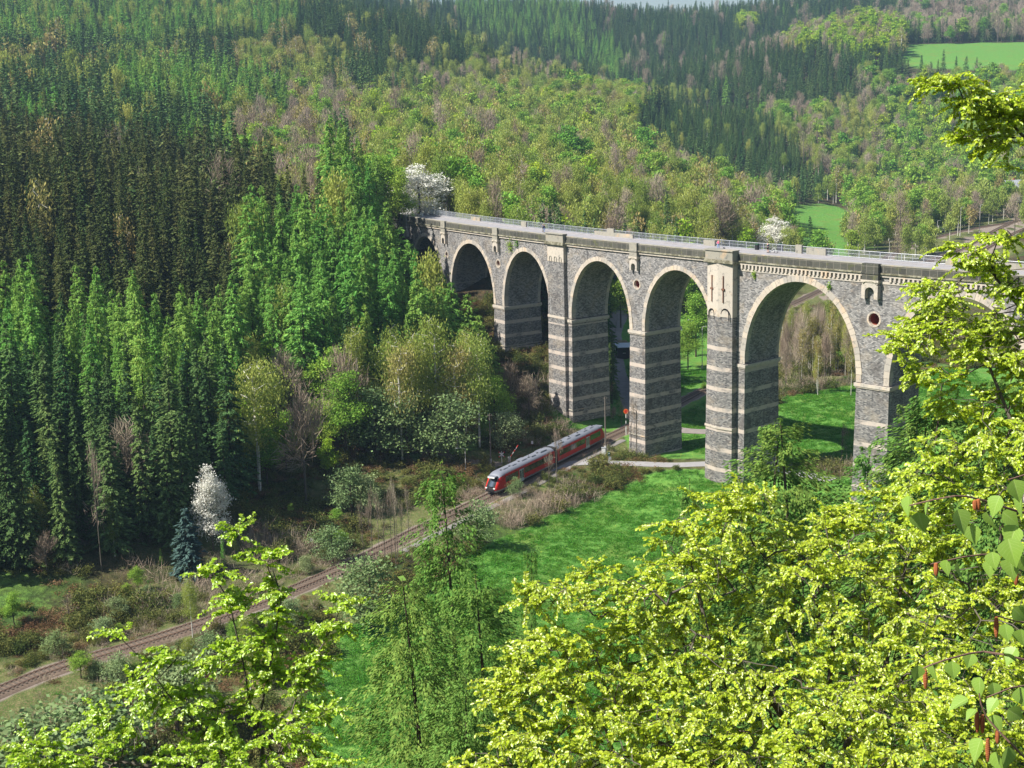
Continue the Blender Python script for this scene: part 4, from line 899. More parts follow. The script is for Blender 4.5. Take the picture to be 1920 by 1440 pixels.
CATN = {'sapling': 'bare tree', 'near_larch': 'larch', 'spruce': 'spruce', 'olive_spruce': 'spruce', 'larch': 'larch', 'birch': 'birch', 'broadleaf': 'tree', 'lime': 'beech', 'bronze': 'birch', 'bare': 'bare tree', 'blossom': 'cherry tree', 'willow': 'willow', 'blue_spruce': 'spruce'}
NAME = {'sapling': 'bare_tree', 'near_larch': 'larch_tree', 'spruce': 'spruce_tree', 'olive_spruce': 'spruce_tree', 'larch': 'larch_tree', 'birch': 'birch_tree', 'broadleaf': 'broadleaf_tree', 'lime': 'beech_tree', 'bronze': 'birch_tree', 'bare': 'bare_tree', 'blossom': 'cherry_tree', 'willow': 'willow_tree', 'blue_spruce': 'blue_spruce_tree'}
def put_tree(kind, x, y, h, label, wd=1.0, group=None, lod='near', z=None, vi=None):
    K_ = KIND[kind]; s = h / K_['h']; z = gz(x, y) - 0.15 if z is None else z; rz = rng.uniform(0, 6.28)
    sc = (s * wd, s * wd, s)
    if lod == 'near':
        cm, tm = K_['near'][int(rng.integers(len(K_['near']))) if vi is None else vi % len(K_['near'])]
        o = thing(NAME[kind], label, CATN[kind], (x, y, z), rz, group); o.scale = sc
        obj('trunk', tm, None, o); obj('crown', cm, None, o)
    else:
        L = K_[lod]; o = obj(NAME[kind], L[int(rng.integers(len(L)))], None); o.location = (x, y, z); o.rotation_euler = (0, 0, rz); o.scale = sc; tag(o, label, CATN[kind], group)
    return o
def T_(kind, px, Y, ytop, label, wd=1.0, group=None, lod='near', vi=None, hmax=40):
    """a tree at depth Y under pixel column px whose top reaches ytop"""
    p = at(px, ytop, Y); x = p[0]; z0 = gz(x, Y) - 0.15; h = min(hmax, max(2.0, p[2] - z0))
    return put_tree(kind, x, Y, h, label, wd, group, lod, z0, vi)
# ---- trees that stand out, one by one
GB = 'birches in front of the spruce slope'
for px, Y, yt, wd, lb in ((470, 214, 655, 1.3, 'tall yellow-green birch with white stem, alone before the dark spruces'), (425, 210, 735, 0.9, 'shorter birch leaning against the tall lone birch'),
        (665, 240, 612, 0.9, 'slender birch at the left end of the birch row by the railway'), (735, 243, 600, 1.1, 'broad orange-tinged birch, second in the row by the railway'), (768, 240, 610, 0.9, 'narrow birch, third in the row by the railway'),
        (812, 245, 580, 1.1, 'tallest birch of the row by the railway'), (868, 250, 618, 0.95, 'birch right of the tallest one in the railway row'), (893, 246, 626, 1.0, 'birch with forked white stem at the right end of the row'),
        (60, 182, 905, 1.1, 'round yellow-green birch at the dark forest edge, far left'), (205, 184, 925, 0.8, 'thin birch beside the leafless white stem'), (290, 194, 870, 0.7, 'small narrow birch left of the white cherry')):
    T_('birch', px, Y, yt, lb, wd, GB)
T_('bronze', 850, 244, 640, 'brownish birch among the green birch row', 0.9); T_('bronze', 745, 236, 640, 'bronze young birch in front of the birch row', 0.8)
T_('blossom', 388, 190, 868, 'white flowering cherry at the foot of the dark spruce slope', 0.8)
T_('blue_spruce', 345, 182, 950, 'blue-grey young spruce in front of the white cherry', 1.25)
T_('larch', 300, 184, 1028, 'small bright larch at the forest foot left of the blue spruce', 0.9); T_('larch', 415, 186, 1000, 'small larch right of the blue spruce', 0.6)
T_('sapling', 168, 180, 822, 'leafless pale tree with straight white stem before the dark spruces', 0.45); T_('bare', 80, 178, 990, 'leafless reddish shrub tree at the far left forest edge', 1.1)
T_('bare', 262, 192, 880, 'thin leafless tree left of the white cherry', 0.4)
for px, Y, yt, lb in ((655, 212, 870, 'bluish willow bush near the train, leftmost'), (690, 213, 885, 'second bluish willow bush near the train'), (965, 222, 893, 'small silver-green bush at the near side of the train nose'), (700, 236, 718, 'round grey-green willow under the birch row, left'), (760, 236, 735, 'grey-green willow under the birch row, middle'), (835, 236, 735, 'grey-green willow under the birch row, right'), (945, 246, 770, 'grey willow behind the tall mast'), (1420, 262, 780, 'willow beside the third tall pier'), (620, 222, 905, 'low willow left of the bluish bushes')):
    T_('willow', px, Y, yt, lb, 1.1 if 'bush' not in lb else 1.0)
for px, Y, yt, lb in ((640, 234, 690, 'fresh green maple left of the birch row'), (600, 232, 750, 'fresh green tree above the sunlit bank'), (925, 252, 700, 'fresh green tree at the right end of the birch row'), (905, 247, 780, 'leafy tree under the forked birch'), (1305, 345, 545, 'fresh green tree seen through the fifth arch'), (1290, 330, 600, 'dark green tree behind the garden shed'), (1500, 262, 850, 'small leafy tree on the meadow by the pier foot'), (1163, 372, 520, 'green tree seen through the fourth arch, left'), (1178, 392, 500, 'green tree seen through the fourth arch, right'), (1330, 352, 575, 'tree between the fifth arch and the wide pier'), (1320, 300, 715, 'leafy bush behind the pier left of the widest pilaster'), (1592, 318, 620, 'bright tree at the right edge of the pole wood'), (545, 208, 960, 'leafy tree by the forest foot left of the track')):
    T_('broadleaf', px, Y, yt, lb)
T_('lime', 590, 236, 770, 'yellow-green beech on the sunlit bank'); T_('lime', 500, 246, 640, 'yellow-green beech at the lower edge of the larches'); T_('lime', 615, 228, 820, 'low yellow-green beech on the sunlit bank')
T_('broadleaf', 712, 330, 285, 'round dark-green maple behind the left end of the viaduct', 1.1, vi=0); T_('broadleaf', 745, 326, 318, 'green maple touching the left end of the viaduct', 0.9)
T_('blossom', 783, 338, 305, 'large white flowering cherry at the left end of the viaduct', 1.75); T_('bare', 825, 345, 310, 'leafless round tree right of the large cherry', 1.25); T_('bare', 860, 350, 330, 'leafless brown tree behind the deck, right of the cherry', 1.2)
T_('blossom', 1452, 480, 405, 'white flowering cherry behind the deck near the cyclist', 1.5); T_('spruce', 1520, 500, 405, 'single dark spruce behind the deck right of the small cherry', 1.35)
T_('blossom', 1727, 800, 338, 'small white cherry in the far valley trees', 1.0); T_('lime', 1405, 460, 425, 'yellow-green bush behind the deck left of the small cherry'); T_('bare', 1350, 470, 345, 'leafless brown tree behind the deck above the walker in pink', 1.2); T_('bare', 1420, 560, 330, 'grey-brown tree behind the small cherry', 1.3)
T_('spruce', 1252, 430, 360, 'dark spruce among bare trees behind the deck', 0.9); T_('spruce', 975, 410, 365, 'narrow dark spruce behind the deck among birches', 0.7)
for px, Y, yt, wd, lb in ((1193, 245, 742, 0.75, 'leafless tree by the road in front of the narrow pier'), (1042, 229, 796, 0.6, 'leafless tree beside the train, taller of the pair'), (1028, 226, 840, 0.6, 'leafless tree beside the train, shorter of the pair'), (990, 262, 690, 1.0, 'leafless brown tree at the left foot of the viaduct'), (955, 262, 665, 0.9, 'leafless shrubby tree against the second pier'), (1000, 266, 735, 1.0, 'low leafless shrub tree left of the banded pier'), (1165, 270, 740, 0.8, 'leafless tree in the shade between two tall piers'), (1150, 272, 760, 0.8, 'leafless shrub at the track under the viaduct'), (560, 215, 700, 0.9, 'leafless brown tree right of the lone birch'), (530, 238, 640, 0.9, 'leafless purple-brown tree below the larches'), (570, 244, 650, 1.0, 'leafless brown tree below the larches'), (815, 238, 790, 0.9, 'leafless tree among birch stems'), (1580, 240, 790, 0.9, 'pale leafless tree on the meadow by the wide arch'), (885, 198, 965, 0.9, 'silver-grey leafless tree at the meadow corner'), (640, 236, 640, 0.8, 'leafless tree behind the green maple')):
    T_('sapling' if ('beside the train' in lb or 'narrow pier' in lb or 'shade between' in lb or 'pale leafless' in lb) else 'bare', px, Y, yt, lb, wd)
T_('willow', 893, 199, 935, 'silvery willow at the meadow corner behind the larch', 1.1)
k = 0
for px, Y, yt in ((692, 186, 905), (705, 189, 912), (716, 187, 925), (728, 190, 900), (740, 191, 915), (750, 190, 930), (762, 193, 905), (676, 186, 930), (735, 187, 890)):
    T_('sapling', px, Y, yt, 'thin leafless sapling standing in the clump below the track', 0.35, 'saplings in the clump below the track'); k += 1
for px, Y, yt in ((745, 281, 425), (770, 277, 455), (796, 273, 492), (822, 272, 515), (848, 268, 528), (872, 267, 552), (900, 263, 590), (838, 260, 575), (790, 262, 540), (868, 258, 605), (925, 262, 650)):
    T_('larch', px, Y, yt, 'bright green larch on the slope in front of the two leftmost visible arches', 1.7, 'larches on the slope in front of the leftmost arches')
R = np.random.default_rng(77)
for i in range(44):
    j = int(R.integers(10, np.searchsorted(-(-TRACK[:, 1]), 205))); t_ = TRACK[j + 1] - TRACK[j]; t_ = t_ / np.linalg.norm(t_); sd_ = R.choice([-1, 1], p=[.6, .4]); of = R.uniform(4.2, 15 if sd_ > 0 else 9); c_ = TRACK[j] + np.array([-t_[1], t_[0]]) * of * sd_
    if sd_ < 0 and c_[1] > 175: continue
    kd = ['willow', 'broadleaf', 'birch', 'sapling', 'bare'][int(R.choice(5, p=[.34, .3, .12, .14, .1]))]
    put_tree(kd, c_[0], c_[1], R.uniform(2.2, 5.0) * (1 if of > 6 else .8), {'willow': 'grey-green willow bush', 'broadleaf': 'dark leafy bush', 'birch': 'young birch', 'sapling': 'thin leafless sapling', 'bare': 'leafless twiggy bush'}[kd] + ' close beside the track in the lower left', R.uniform(1.0, 1.5), 'brush along the track in the lower left: ' + kd)
# pole wood of thin birches seen through the widest arch
R = np.random.default_rng(5)
for i in range(70):
    px = R.uniform(1462, 1655); Y = R.uniform(296, 345); kd = 'bronze' if R.random() < 0.12 else ('birch' if R.random() < 0.5 else 'bare')
    p = at(px, 700, Y); d_ = dist_to(TRACK, np.array([p[0]]), np.array([Y]))[0]
    if d_ < 5: continue
    put_tree(kd, p[0], Y, R.uniform(13, 18), 'slender %s in the dense pole wood behind the widest arch' % {'bronze': 'bronze-leaved birch', 'birch': 'green birch', 'bare': 'leafless stem'}[kd], 0.45, 'pole wood behind the widest arch')
for px, Y, yt, kd, lb, wd in ((352, 163, 1075, 'birch', 'light green young birch standing at the track on the left', 0.8), (335, 172, 1110, 'willow', 'willow bush behind the track left of the young birch', 1.0), (620, 190, 980, 'willow', 'pale green willow right above the left track bend', 1.2), (575, 186, 1040, 'willow', 'low willow between track and forest, left of the pale one', 1.1), (255, 176, 1060, 'broadleaf', 'dark green bush tree at the forest foot', 1.0), (100, 158, 1180, 'willow', 'dark bush close to the track at the lower left', 1.3), (20, 165, 1110, 'broadleaf', 'leafy bush at the left edge above the track', 1.1), (170, 128, 1290, 'willow', 'bush below the track at the lower left', 1.3), (60, 122, 1330, 'willow', 'broad bush below the track at the left edge', 1.5), (460, 150, 1150, 'birch', 'small birch below the track left of the saplings', 0.8), (690, 170, 1040, 'willow', 'shrub on the bank under the saplings', 1.2), (320, 138, 1215, 'willow', 'shrub hiding the track at the lower left', 1.2), (540, 168, 1120, 'willow', 'shrub at the lower side of the track bend', 1.0)):
    T_(kd, px, Y, yt, lb, wd)
# larches and shrubs on the camera's own slope and in the meadow
for px, Y, yt, wd, lb in ((850, 78, 868, 1.1, 'larch with feathery green tips rising in the middle of the meadow view'), (985, 60, 1040, 0.42, 'slim young larch shoot right of the feathery larch'), (790, 52, 1090, 1.35, 'broad larch at the lower middle, left one'), (915, 57, 1085, 1.3, 'broad larch at the lower middle, right one'), (860, 40, 1260, 1.3, 'lowest larch at the bottom edge middle'), (1425, 104, 790, 1.7, 'feathery larch before the widest pier, left one'), (1510, 100, 800, 1.7, 'feathery larch before the widest pier, right one'), (1735, 84, 520, 1.5, 'tallest larch at the right half covering the wide arch'), (1712, 86, 700, 1.3, 'larch leaning by the last visible pier'), (1280, 92, 905, 0.7, 'small larch at the left end of the near beech'), (1600, 96, 860, 1.8, 'larch in the gap above the near beeches'), (1835, 90, 480, 1.4, 'larch at the right edge before the deck'), (1900, 80, 430, 1.3, 'dark larch in the right edge behind beech leaves')):
    T_('near_larch', px, Y, yt, lb, wd)
# ---------------------------------------------------------------- forests
ZN = [  # polygon in the photograph, kinds with weights, height range, label of the zone
 ('left_stand', [(-400, 235), (0, 240), (200, 262), (430, 292), (520, 350), (610, 395), (600, 450), (455, 430), (438, 600), (390, 620), (300, 600), (-400, 545)], dict(olive_spruce=.985, bare=.007, bronze=.008), (17, 21), 'in the dense olive-dark stand filling the left side'),
 ('larch_row', [(-400, 545), (300, 575), (420, 560), (455, 640), (455, 720), (380, 760), (300, 760), (100, 690), (-400, 640)], dict(larch=.9, spruce=.1), (17, 21), 'in the bright row between the two dark spruce stands'),
 ('left_foot', [(-400, 640), (100, 690), (300, 760), (380, 760), (400, 800), (560, 880), (560, 1000), (-400, 1120)], dict(spruce=.98, bare=.01, broadleaf=.01), (16, 20), 'in the shaded stand above the railway on the left'),
 ('larch_stand', [(440, 430), (560, 470), (610, 400), (640, 335), (735, 372), (775, 420), (840, 500), (905, 570), (940, 640), (820, 660), (620, 680), (560, 640), (455, 600)], dict(larch=.97, birch=.03), (20, 25), 'in the bright green stand before the left end of the viaduct'),
 ('brown_edge', [(380, 600), (560, 600), (640, 660), (640, 860), (540, 900), (440, 800), (400, 700)], dict(bare=.22, lime=.18, broadleaf=.28, birch=.32), (9, 14), 'in the mixed wood between the larches and the railway'),
 ('top_left_larch', [(-400, -300), (420, -300), (560, 0), (560, 70), (400, 70), (280, 85), (-400, 70)], dict(larch=.6, spruce=.3, birch=.1), (18, 22), 'on the top of the left hill'),
 ('mid_left_larch', [(190, 190), (230, 130), (360, 110), (520, 140), (545, 205), (380, 215)], dict(larch=.78, spruce=.17, birch=.05), (17, 21), 'in the bright patch half way up the left hill'),
 ('small_larch', [(-100, 205), (110, 212), (150, 240), (-100, 240)], dict(larch=.5, olive_spruce=.5), (18, 21), 'at the left edge above the olive spruces'),
 ('small_larch2', [(330, 255), (440, 262), (440, 300), (335, 285)], dict(larch=.7, spruce=.3), (18, 21), 'in the small patch above the olive spruces'),
 ('hill_birch', [(440, 75), (640, 70), (660, 130), (620, 150), (440, 125)], dict(birch=.5, spruce=.35, bronze=.15), (14, 18), 'on the left hill above the reddish wood'),
 ('olive_dots', [(-400, 110), (300, 100), (440, 125), (190, 130), (180, 160), (-400, 170)], dict(spruce=.78, birch=.16, bronze=.06), (16, 20), 'among the spruces on the left hill'),
 ('reddish', [(500, 125), (620, 150), (700, 170), (640, 230), (620, 260), (690, 290), (720, 385), (640, 335), (600, 390), (520, 350), (440, 290), (400, 215), (545, 205)], dict(bare=.34, birch=.36, bronze=.18, broadleaf=.12), (12, 16), 'in the reddish leafless wood left of centre'),
 ('birch_wood', [(640, 235), (700, 165), (830, 170), (900, 150), (1000, 150), (1150, 155), (1340, 170), (1200, 190), (1190, 235), (1330, 310), (1380, 330), (1400, 480), (740, 440), (690, 290)], dict(birch=.74, bronze=.10, broadleaf=.08, bare=.05, lime=.03), (13, 18), 'in the yellow-green birch wood behind the viaduct'),
 ('dark_bits', [(700, 150), (740, 120), (960, 100), (1100, 140), (1000, 150), (830, 170)], dict(spruce=.5, bare=.12, birch=.38), (14, 18), 'at the upper edge of the birch wood'),
 ('plantation', [(1120, 200), (1400, 175), (1570, 330), (1500, 345), (1320, 320), (1190, 250)], dict(spruce=.97, birch=.03), (11, 14), 'in the young spruce plantation right of centre'),
 ('bare_band', [(1380, 200), (1500, 195), (1640, 170), (1640, 330), (1570, 330), (1420, 215)], dict(bare=.24, birch=.4, spruce=.22, broadleaf=.14), (14, 18), 'in the leafless band between the spruce slopes'),
 ('hilltop_lime', [(1435, 90), (1480, 55), (1560, 35), (1640, 22), (1695, 35), (1692, 88), (1620, 98), (1540, 82)], dict(lime=.6, bronze=.2, bare=.2), (16, 20), 'on the light green top of the right hill'),
 ('lime_one', [(1385, 28), (1418, 30), (1418, 50), (1385, 50)], dict(lime=1), (16, 20), 'alone among spruces on the far ridge'),
 ('right_mixed', [(1600, 110), (1700, 140), (1960, 125), (2200, 130), (2200, 340), (1640, 330), (1640, 170)], dict(spruce=.27, bare=.12, broadleaf=.33, birch=.2, lime=.08), (14, 19), 'on the right slope below the high meadow'),
 ('top_right', [(1700, -200), (2200, -200), (2200, 90), (1700, 86)], dict(spruce=.45, bare=.45, broadleaf=.1), (17, 21), 'in the brown wood above the high meadow'),
 ('far_larch', [(770, -100), (1000, -100), (1110, 40), (1190, 110), (1160, 150), (1000, 80), (880, 55)], dict(larch=.55, spruce=.45), (18, 21), 'on the far ridge at the top centre'),
 ('valley', [(1330, 320), (1570, 330), (2200, 335), (2200, 520), (1330, 520)], dict(birch=.6, bronze=.08, bare=.12, broadleaf=.2), (13, 18), 'in the loose valley wood behind the railway station tracks'),
 ('garden', [(1140, 480), (1345, 480), (1345, 600), (1140, 620)], dict(broadleaf=.6, birch=.3, bare=.1), (10, 14), 'seen through the arches beyond the gardens'),
 ('left_hill', [(-400, 60), (440, 60), (700, -60), (800, 20), (1160, 140), (900, 150), (700, 165), (400, 300), (-400, 240)], dict(spruce=.94, birch=.03, bronze=.03), (19, 23), 'on the blue-green spruce slope of the left hill'),
]
DEF = ('ridge', None, dict(spruce=.95, bare=.03, larch=.02), (18, 22), 'on the far dark ridge')
FRONT = [(-500, 1080), (0, 1075), (250, 1050), (330, 980), (440, 900), (560, 830), (600, 760), (700, 705), (800, 660), (930, 640), (910, 600), (880, 570), (822, 520), (785, 480), (742, 415), (708, 372), (708, -400), (-500, -400)]
R = np.random.default_rng(11)
pts = []
for y0, y1, sp in ((140, 420, 4.0), (420, 700, 5.4), (700, 1050, 6.4), (1050, 2000, 8.0)):
    x0, x1 = -0.50 * y1 - 40, 0.50 * y1 + 60
    gx, gy = np.meshgrid(np.arange(x0, x1, sp), np.arange(y0, y1, sp)); gx = gx + (np.arange(gx.shape[0]) % 2)[:, None] * sp / 2
    P = np.c_[gx.ravel(), gy.ravel()] + R.uniform(-0.36, 0.36, (gx.size, 2)) * sp
    pts.append(np.c_[P, np.full(len(P), sp)])
pts = np.concatenate(pts); x, y, sp = pts.T; z = zt(x, y)
gx, gy = proj(np.c_[x, y, z]); cx_, cy_ = proj(np.c_[x, y, z + 12]); tx, ty = proj(np.c_[x, y, z + 20])
ok = (gx > -380) & (gx < 2300) & (gy > -260)
s_, t_ = sv(x, y); ok &= ~((t_ > -5) & (t_ < WV + 5) & (s_ > -75))
front = (t_ < 2) & (y < 420)
ok &= ~front | (inpoly(cx_, cy_, FRONT) & ((gy < np.interp(gx, [-400, -60, 0, 250, 350, 450, 560, 700, 940], [1125, 1110, 1068, 1055, 1040, 950, 885, 810, 720])) & (inpoly(tx, ty, FRONT) | (s_ < -60))))  # lower limit left of the frame adds unseen trees for their shade
ok &= ~(front & (x > 5))
for Pm in MEADOWS: ok &= ~(inpoly(gx, gy, Pm) & (y > 90)) 
ok &= (dist_to(TRACK, x, y) > 7) & (dist_to(TRACK2, x, y) > 7) & (dist_to(TRACK3, x, y) > 7) & (dist_to(LANE, x, y) > 4) & (dist_to(ROAD, x, y) > 4)
ok &= ~inpoly(cx_, cy_, [(1600, 530), (1640, 470), (1700, 440), (1900, 395), (1990, 395), (1990, 530)])
ok &= ~((y < 420) & inpoly(cx_, cy_, [(1150, 590), (1340, 590), (1340, 860), (1150, 860)])) & ~((y < 420) & (gx > 1345) & (gx < 2300) & (y > 200)) 
ok &= ~((gx > 1340) & (gx < 1700) & (y < 470) & (~front))
ok &= ~(inpoly(cx_, cy_, [(1478, 380), (1562, 378), (1562, 440), (1478, 440)]) & (y < 790) & (y > 500))
ok &= ~(inpoly(cx_, cy_, MEADOWS[2]) & (y < 1300))
x, y, z, sp, cx_, cy_, front = (v[ok] for v in (x, y, z, sp, cx_, cy_, front))
# occlusion, front to back, so that trees nobody can see are left out
o = np.argsort(y); x, y, z, sp, cx_, cy_, front = (v[o] for v in (x, y, z, sp, cx_, cy_, front))
zone = np.full(len(x), len(ZN))
for i in range(len(ZN) - 1, -1, -1): zone[inpoly(cx_, cy_, ZN[i][1])] = i
allz = ZN + [DEF]
zone = np.where(front & (zone == 12), 11, zone)
hh = np.array([R.uniform(*allz[k][3]) for k in zone]); hh *= np.clip(R.normal(1, 0.15, len(hh)), 0.6, 1.35)
# thin out the loose woods
keep = np.ones(len(x), bool)
for i, nm in enumerate([q_[0] for q_ in allz]):
    if nm == 'valley': keep &= ~((zone == i) & (R.random(len(x)) < 0.45))
    if nm in ('brown_edge', 'garden'): keep &= ~((zone == i) & (R.random(len(x)) < 0.4))
x, y, z, sp, cx_, cy_, zone, hh = (v[keep] for v in (x, y, z, sp, cx_, cy_, zone, hh))
tx, ty = proj(np.c_[x, y, z + hh]); bx, by = proj(np.c_[x, y, z])
crest = np.full(400, 3000.0); vis = np.zeros(len(x)); 
for i in range(len(x)):
    c = int((tx[i] + 600) / 8); w_ = max(1, int(F * 2.6 / y[i] / 8)); lo, hi = max(0, c - w_), min(400, c + w_ + 1)
    vis[i] = (np.max(crest[lo:hi]) - ty[i]) / (by[i] - ty[i] + 1e-6); c0, c1 = max(0, c - w_ // 2), c + w_ // 2 + 1; crest[c0:c1] = np.minimum(crest[c0:c1], ty[i] + 0.12 * (by[i] - ty[i]))
kp = vis > -0.25
x, y, z, cx_, cy_, zone, hh, tx, ty, vis = (v[kp] for v in (x, y, z, cx_, cy_, zone, hh, tx, ty, vis))
kinds = []
for k in zone:
    d = allz[k][2]; kinds.append(list(d)[int(np.searchsorted(np.cumsum(list(d.values())) / sum(d.values()), R.random()))] if True else 0)
kinds = np.array(kinds)
inview = (tx > 0) & (tx < 1920) & (cy_ > 0) & (vis > 0.12)
# trees hidden by the deck and piers are not counted as seen
GRP = {'spruce_tree': 285, 'larch_tree': 250, 'birch_tree': 190, 'broadleaf_tree': 200, 'bare_tree': 210, 'beech_tree': 110}
names = np.array([NAME[k] for k in kinds]); size = hh / y * np.clip(vis + 0.4, 0.2, 1) * inview
indiv = np.zeros(len(x), bool)
for nm, mx in GRP.items():
    c = np.where((names == nm) & inview)[0]; c = c[np.argsort(-size[c])][:mx]; indiv[c] = True
adj = {'olive_spruce': 'olive-dark spruce', 'spruce': 'dark spruce', 'larch': 'bright green larch', 'birch': 'yellow-green birch', 'bronze': 'bronze-leaved birch', 'bare': 'leafless tree', 'broadleaf': 'fresh green broadleaved tree', 'lime': 'bright yellow-green beech'}
for i in np.where(indiv)[0]:
    k = kinds[i]; lod = 'near' if (y[i] < 230 and k in ('broadleaf', 'lime', 'bare', 'birch', 'bronze')) or (y[i] < 300 and 'spruce' in k) or (y[i] < 300 and k == 'larch') else ('mid' if y[i] < 720 else 'far')
    put_tree(k, x[i], y[i], hh[i], adj[k] + ' ' + allz[zone[i]][4], R.uniform(0.85, 1.15), adj[k] + ' trees ' + allz[zone[i]][4], lod, z[i] - 0.2)
def scatter(name, P, sc, rot, ix, sources, label, cat):
    me = bpy.data.meshes.new(name); me.vertices.add(len(P)); me.vertices.foreach_set('co', np.asarray(P, np.float32).ravel())
    a = me.attributes.new('sc', 'FLOAT_VECTOR', 'POINT'); a.data.foreach_set('vector', np.asarray(sc, np.float32).ravel())
    a = me.attributes.new('rot', 'FLOAT', 'POINT'); a.data.foreach_set('value', np.asarray(rot, np.float32))
    a = me.attributes.new('ix', 'INT', 'POINT'); a.data.foreach_set('value', np.asarray(ix, np.int32)); me.update()
    o = bpy.data.objects.new(name, me); COL.objects.link(o)
    ng = bpy.data.node_groups.new(name, 'GeometryNodeTree'); ng.interface.new_socket('Geometry', in_out='INPUT', socket_type='NodeSocketGeometry'); ng.interface.new_socket('Geometry', in_out='OUTPUT', socket_type='NodeSocketGeometry')
    gi, go = ng.nodes.new('NodeGroupInput'), ng.nodes.new('NodeGroupOutput'); iop = ng.nodes.new('GeometryNodeInstanceOnPoints'); iop.inputs['Pick Instance'].default_value = True
    jn = ng.nodes.new('GeometryNodeJoinGeometry')
    for s in sources:
        oi = ng.nodes.new('GeometryNodeObjectInfo'); oi.inputs['Object'].default_value = s; oi.inputs['As Instance'].default_value = True; oi.transform_space = 'ORIGINAL'; ng.links.new(oi.outputs['Geometry'], jn.inputs[0])
    def att(nm, ty): n = ng.nodes.new('GeometryNodeInputNamedAttribute'); n.data_type = ty; n.inputs[0].default_value = nm; return n.outputs[0]
    cb = ng.nodes.new('ShaderNodeCombineXYZ'); ng.links.new(att('rot', 'FLOAT'), cb.inputs[2])
    mp = ng.nodes.new('GeometryNodeMeshToPoints'); ng.links.new(gi.outputs[0], mp.inputs[0])
    ng.links.new(mp.outputs[0], iop.inputs['Points']); ng.links.new(jn.outputs[0], iop.inputs['Instance']); ng.links.new(att('ix', 'INT'), iop.inputs['Instance Index']); ng.links.new(cb.outputs[0], iop.inputs['Rotation']); ng.links.new(att('sc', 'FLOAT_VECTOR'), iop.inputs['Scale']); ng.links.new(iop.outputs[0], go.inputs[0])
    md = o.modifiers.new('scatter', 'NODES'); md.node_group = ng
    tag(o, label, cat, None, 'stuff'); return o
lbl = {'spruce': 'dark spruce forest covering the far slopes and ridges', 'olive_spruce': 'inner part of the olive spruce stand on the left', 'larch': 'bright green larch woods scattered over the far hills', 'birch': 'far part of the yellow-green birch woods', 'bronze': 'brownish birches of the far woods', 'bare': 'leafless grey-brown woods of the far hillsides', 'broadleaf': 'far fresh green broadleaved woods', 'lime': 'far yellow-green beech woods'}
for k in sorted(set(kinds)):
    rest = np.where((kinds == k) & ~indiv)[0]
    if len(rest) < 3: continue
    # sources are real trees of that kind standing in the scene
    src, mesh_ix = [], {}
    for lod in ('mid', 'far'):
        for me_ in KIND[k][lod]:
            so = next((q_ for q_ in COL.objects if q_.data is me_), None)
            if so is None:
                j = rest[int(R.integers(len(rest)))]
                so = obj(NAME[k], me_, None); so.location = (x[j] + 2, y[j], z[j]); so.scale = (hh[j] / KIND[k]['h'],) * 3; tag(so, adj[k] + ' ' + allz[zone[j]][4], CATN[k], adj[k] + ' trees ' + allz[zone[j]][4])
            mesh_ix.setdefault(lod, []).append(len(src)); src.append(so)
    s = hh[rest] / KIND[k]['h']; wd = R.uniform(0.85, 1.2, len(rest)) * np.where(k in ('spruce',), 1.0, 1.05)
    ix = np.array([mesh_ix['mid' if y[j] < 800 else 'far'][int(R.integers(len(mesh_ix['mid' if y[j] < 800 else 'far'])))] for j in rest])
    scatter({'spruce': 'spruce_forest', 'olive_spruce': 'olive_spruce_forest', 'larch': 'larch_forest', 'birch': 'birch_forest', 'bronze': 'bronze_birch_forest', 'bare': 'leafless_forest', 'broadleaf': 'broadleaf_forest', 'lime': 'beech_forest'}[k],
            np.c_[x[rest], y[rest], z[rest] - 0.3], np.c_[s * wd, s * wd, s], R.uniform(0, 6.28, len(rest)), ix, src, lbl[k], 'forest')
print('forest trees', len(x), 'individual', indiv.sum())

# ---- undergrowth, dry grass and shrubs of the valley
def tuft(seed, mat, n, r, h, wd):
    R2 = np.random.default_rng(seed); g = Geo(); c = R2.normal(0, r * 0.5, (n, 3)); c[:, 2] = np.abs(R2.normal(0, h * 0.4, n)) * 0.8; d = unit(R2.normal(0, 0.6, (n, 3)) + [0, 0, 0.9]); L = R2.uniform(0.5, 1, (n, 1)) * h * 0.5
    g.leaves(c + d * L * 0.5, d * L, unit(np.cross(d, R2.normal(0, 1, (n, 3)))) * wd); return g.mesh('tuft', [mat])
def shrub(seed, mat, n, r, h, sz):
    R2 = np.random.default_rng(seed); g = Geo(); k = 9; cc = R2.normal(0, r * 0.5, (k, 3)) * [1, 1, 0]; cc[:, 2] = R2.uniform(.25, .75, k) * h * (1.1 - np.hypot(cc[:, 0], cc[:, 1]) / (2.4 * r)); c = cc[R2.integers(0, k, n)] + R2.normal(0, 1, (n, 3)) * [r * .3, r * .3, h * .2]; c[:, 2] = np.abs(c[:, 2])
    nr = unit(R2.normal(0, 1, (n, 3)) + [0, 0, .8]); d = unit(np.cross(nr, R2.normal(0, 1, (n, 3)))) * sz * R2.uniform(.6, 1.4, (n, 1)); g.leaves(c, d, np.cross(unit(d), nr) * sz * .5); return g.mesh('shrub', [mat])
MT['straw'] = leafmat('dry_grass', (0.30, 0.23, 0.11), (0.42, 0.34, 0.17), 0.2, 0.35, tcol=(0.4, 0.3, 0.15))
MT['scrub'] = leafmat('low_scrub', (0.10, 0.13, 0.035), (0.19, 0.20, 0.06), 0.3, 0.45, hue=0.05)
MT['rustscrub'] = leafmat('russet_scrub', (0.17, 0.10, 0.05), (0.26, 0.17, 0.09), 0.2, 0.4, hue=0.03)
MT['grass_l'] = leafmat('grass_blades', (0.05, 0.17, 0.015), (0.10, 0.25, 0.03), 0.3, 0.4)
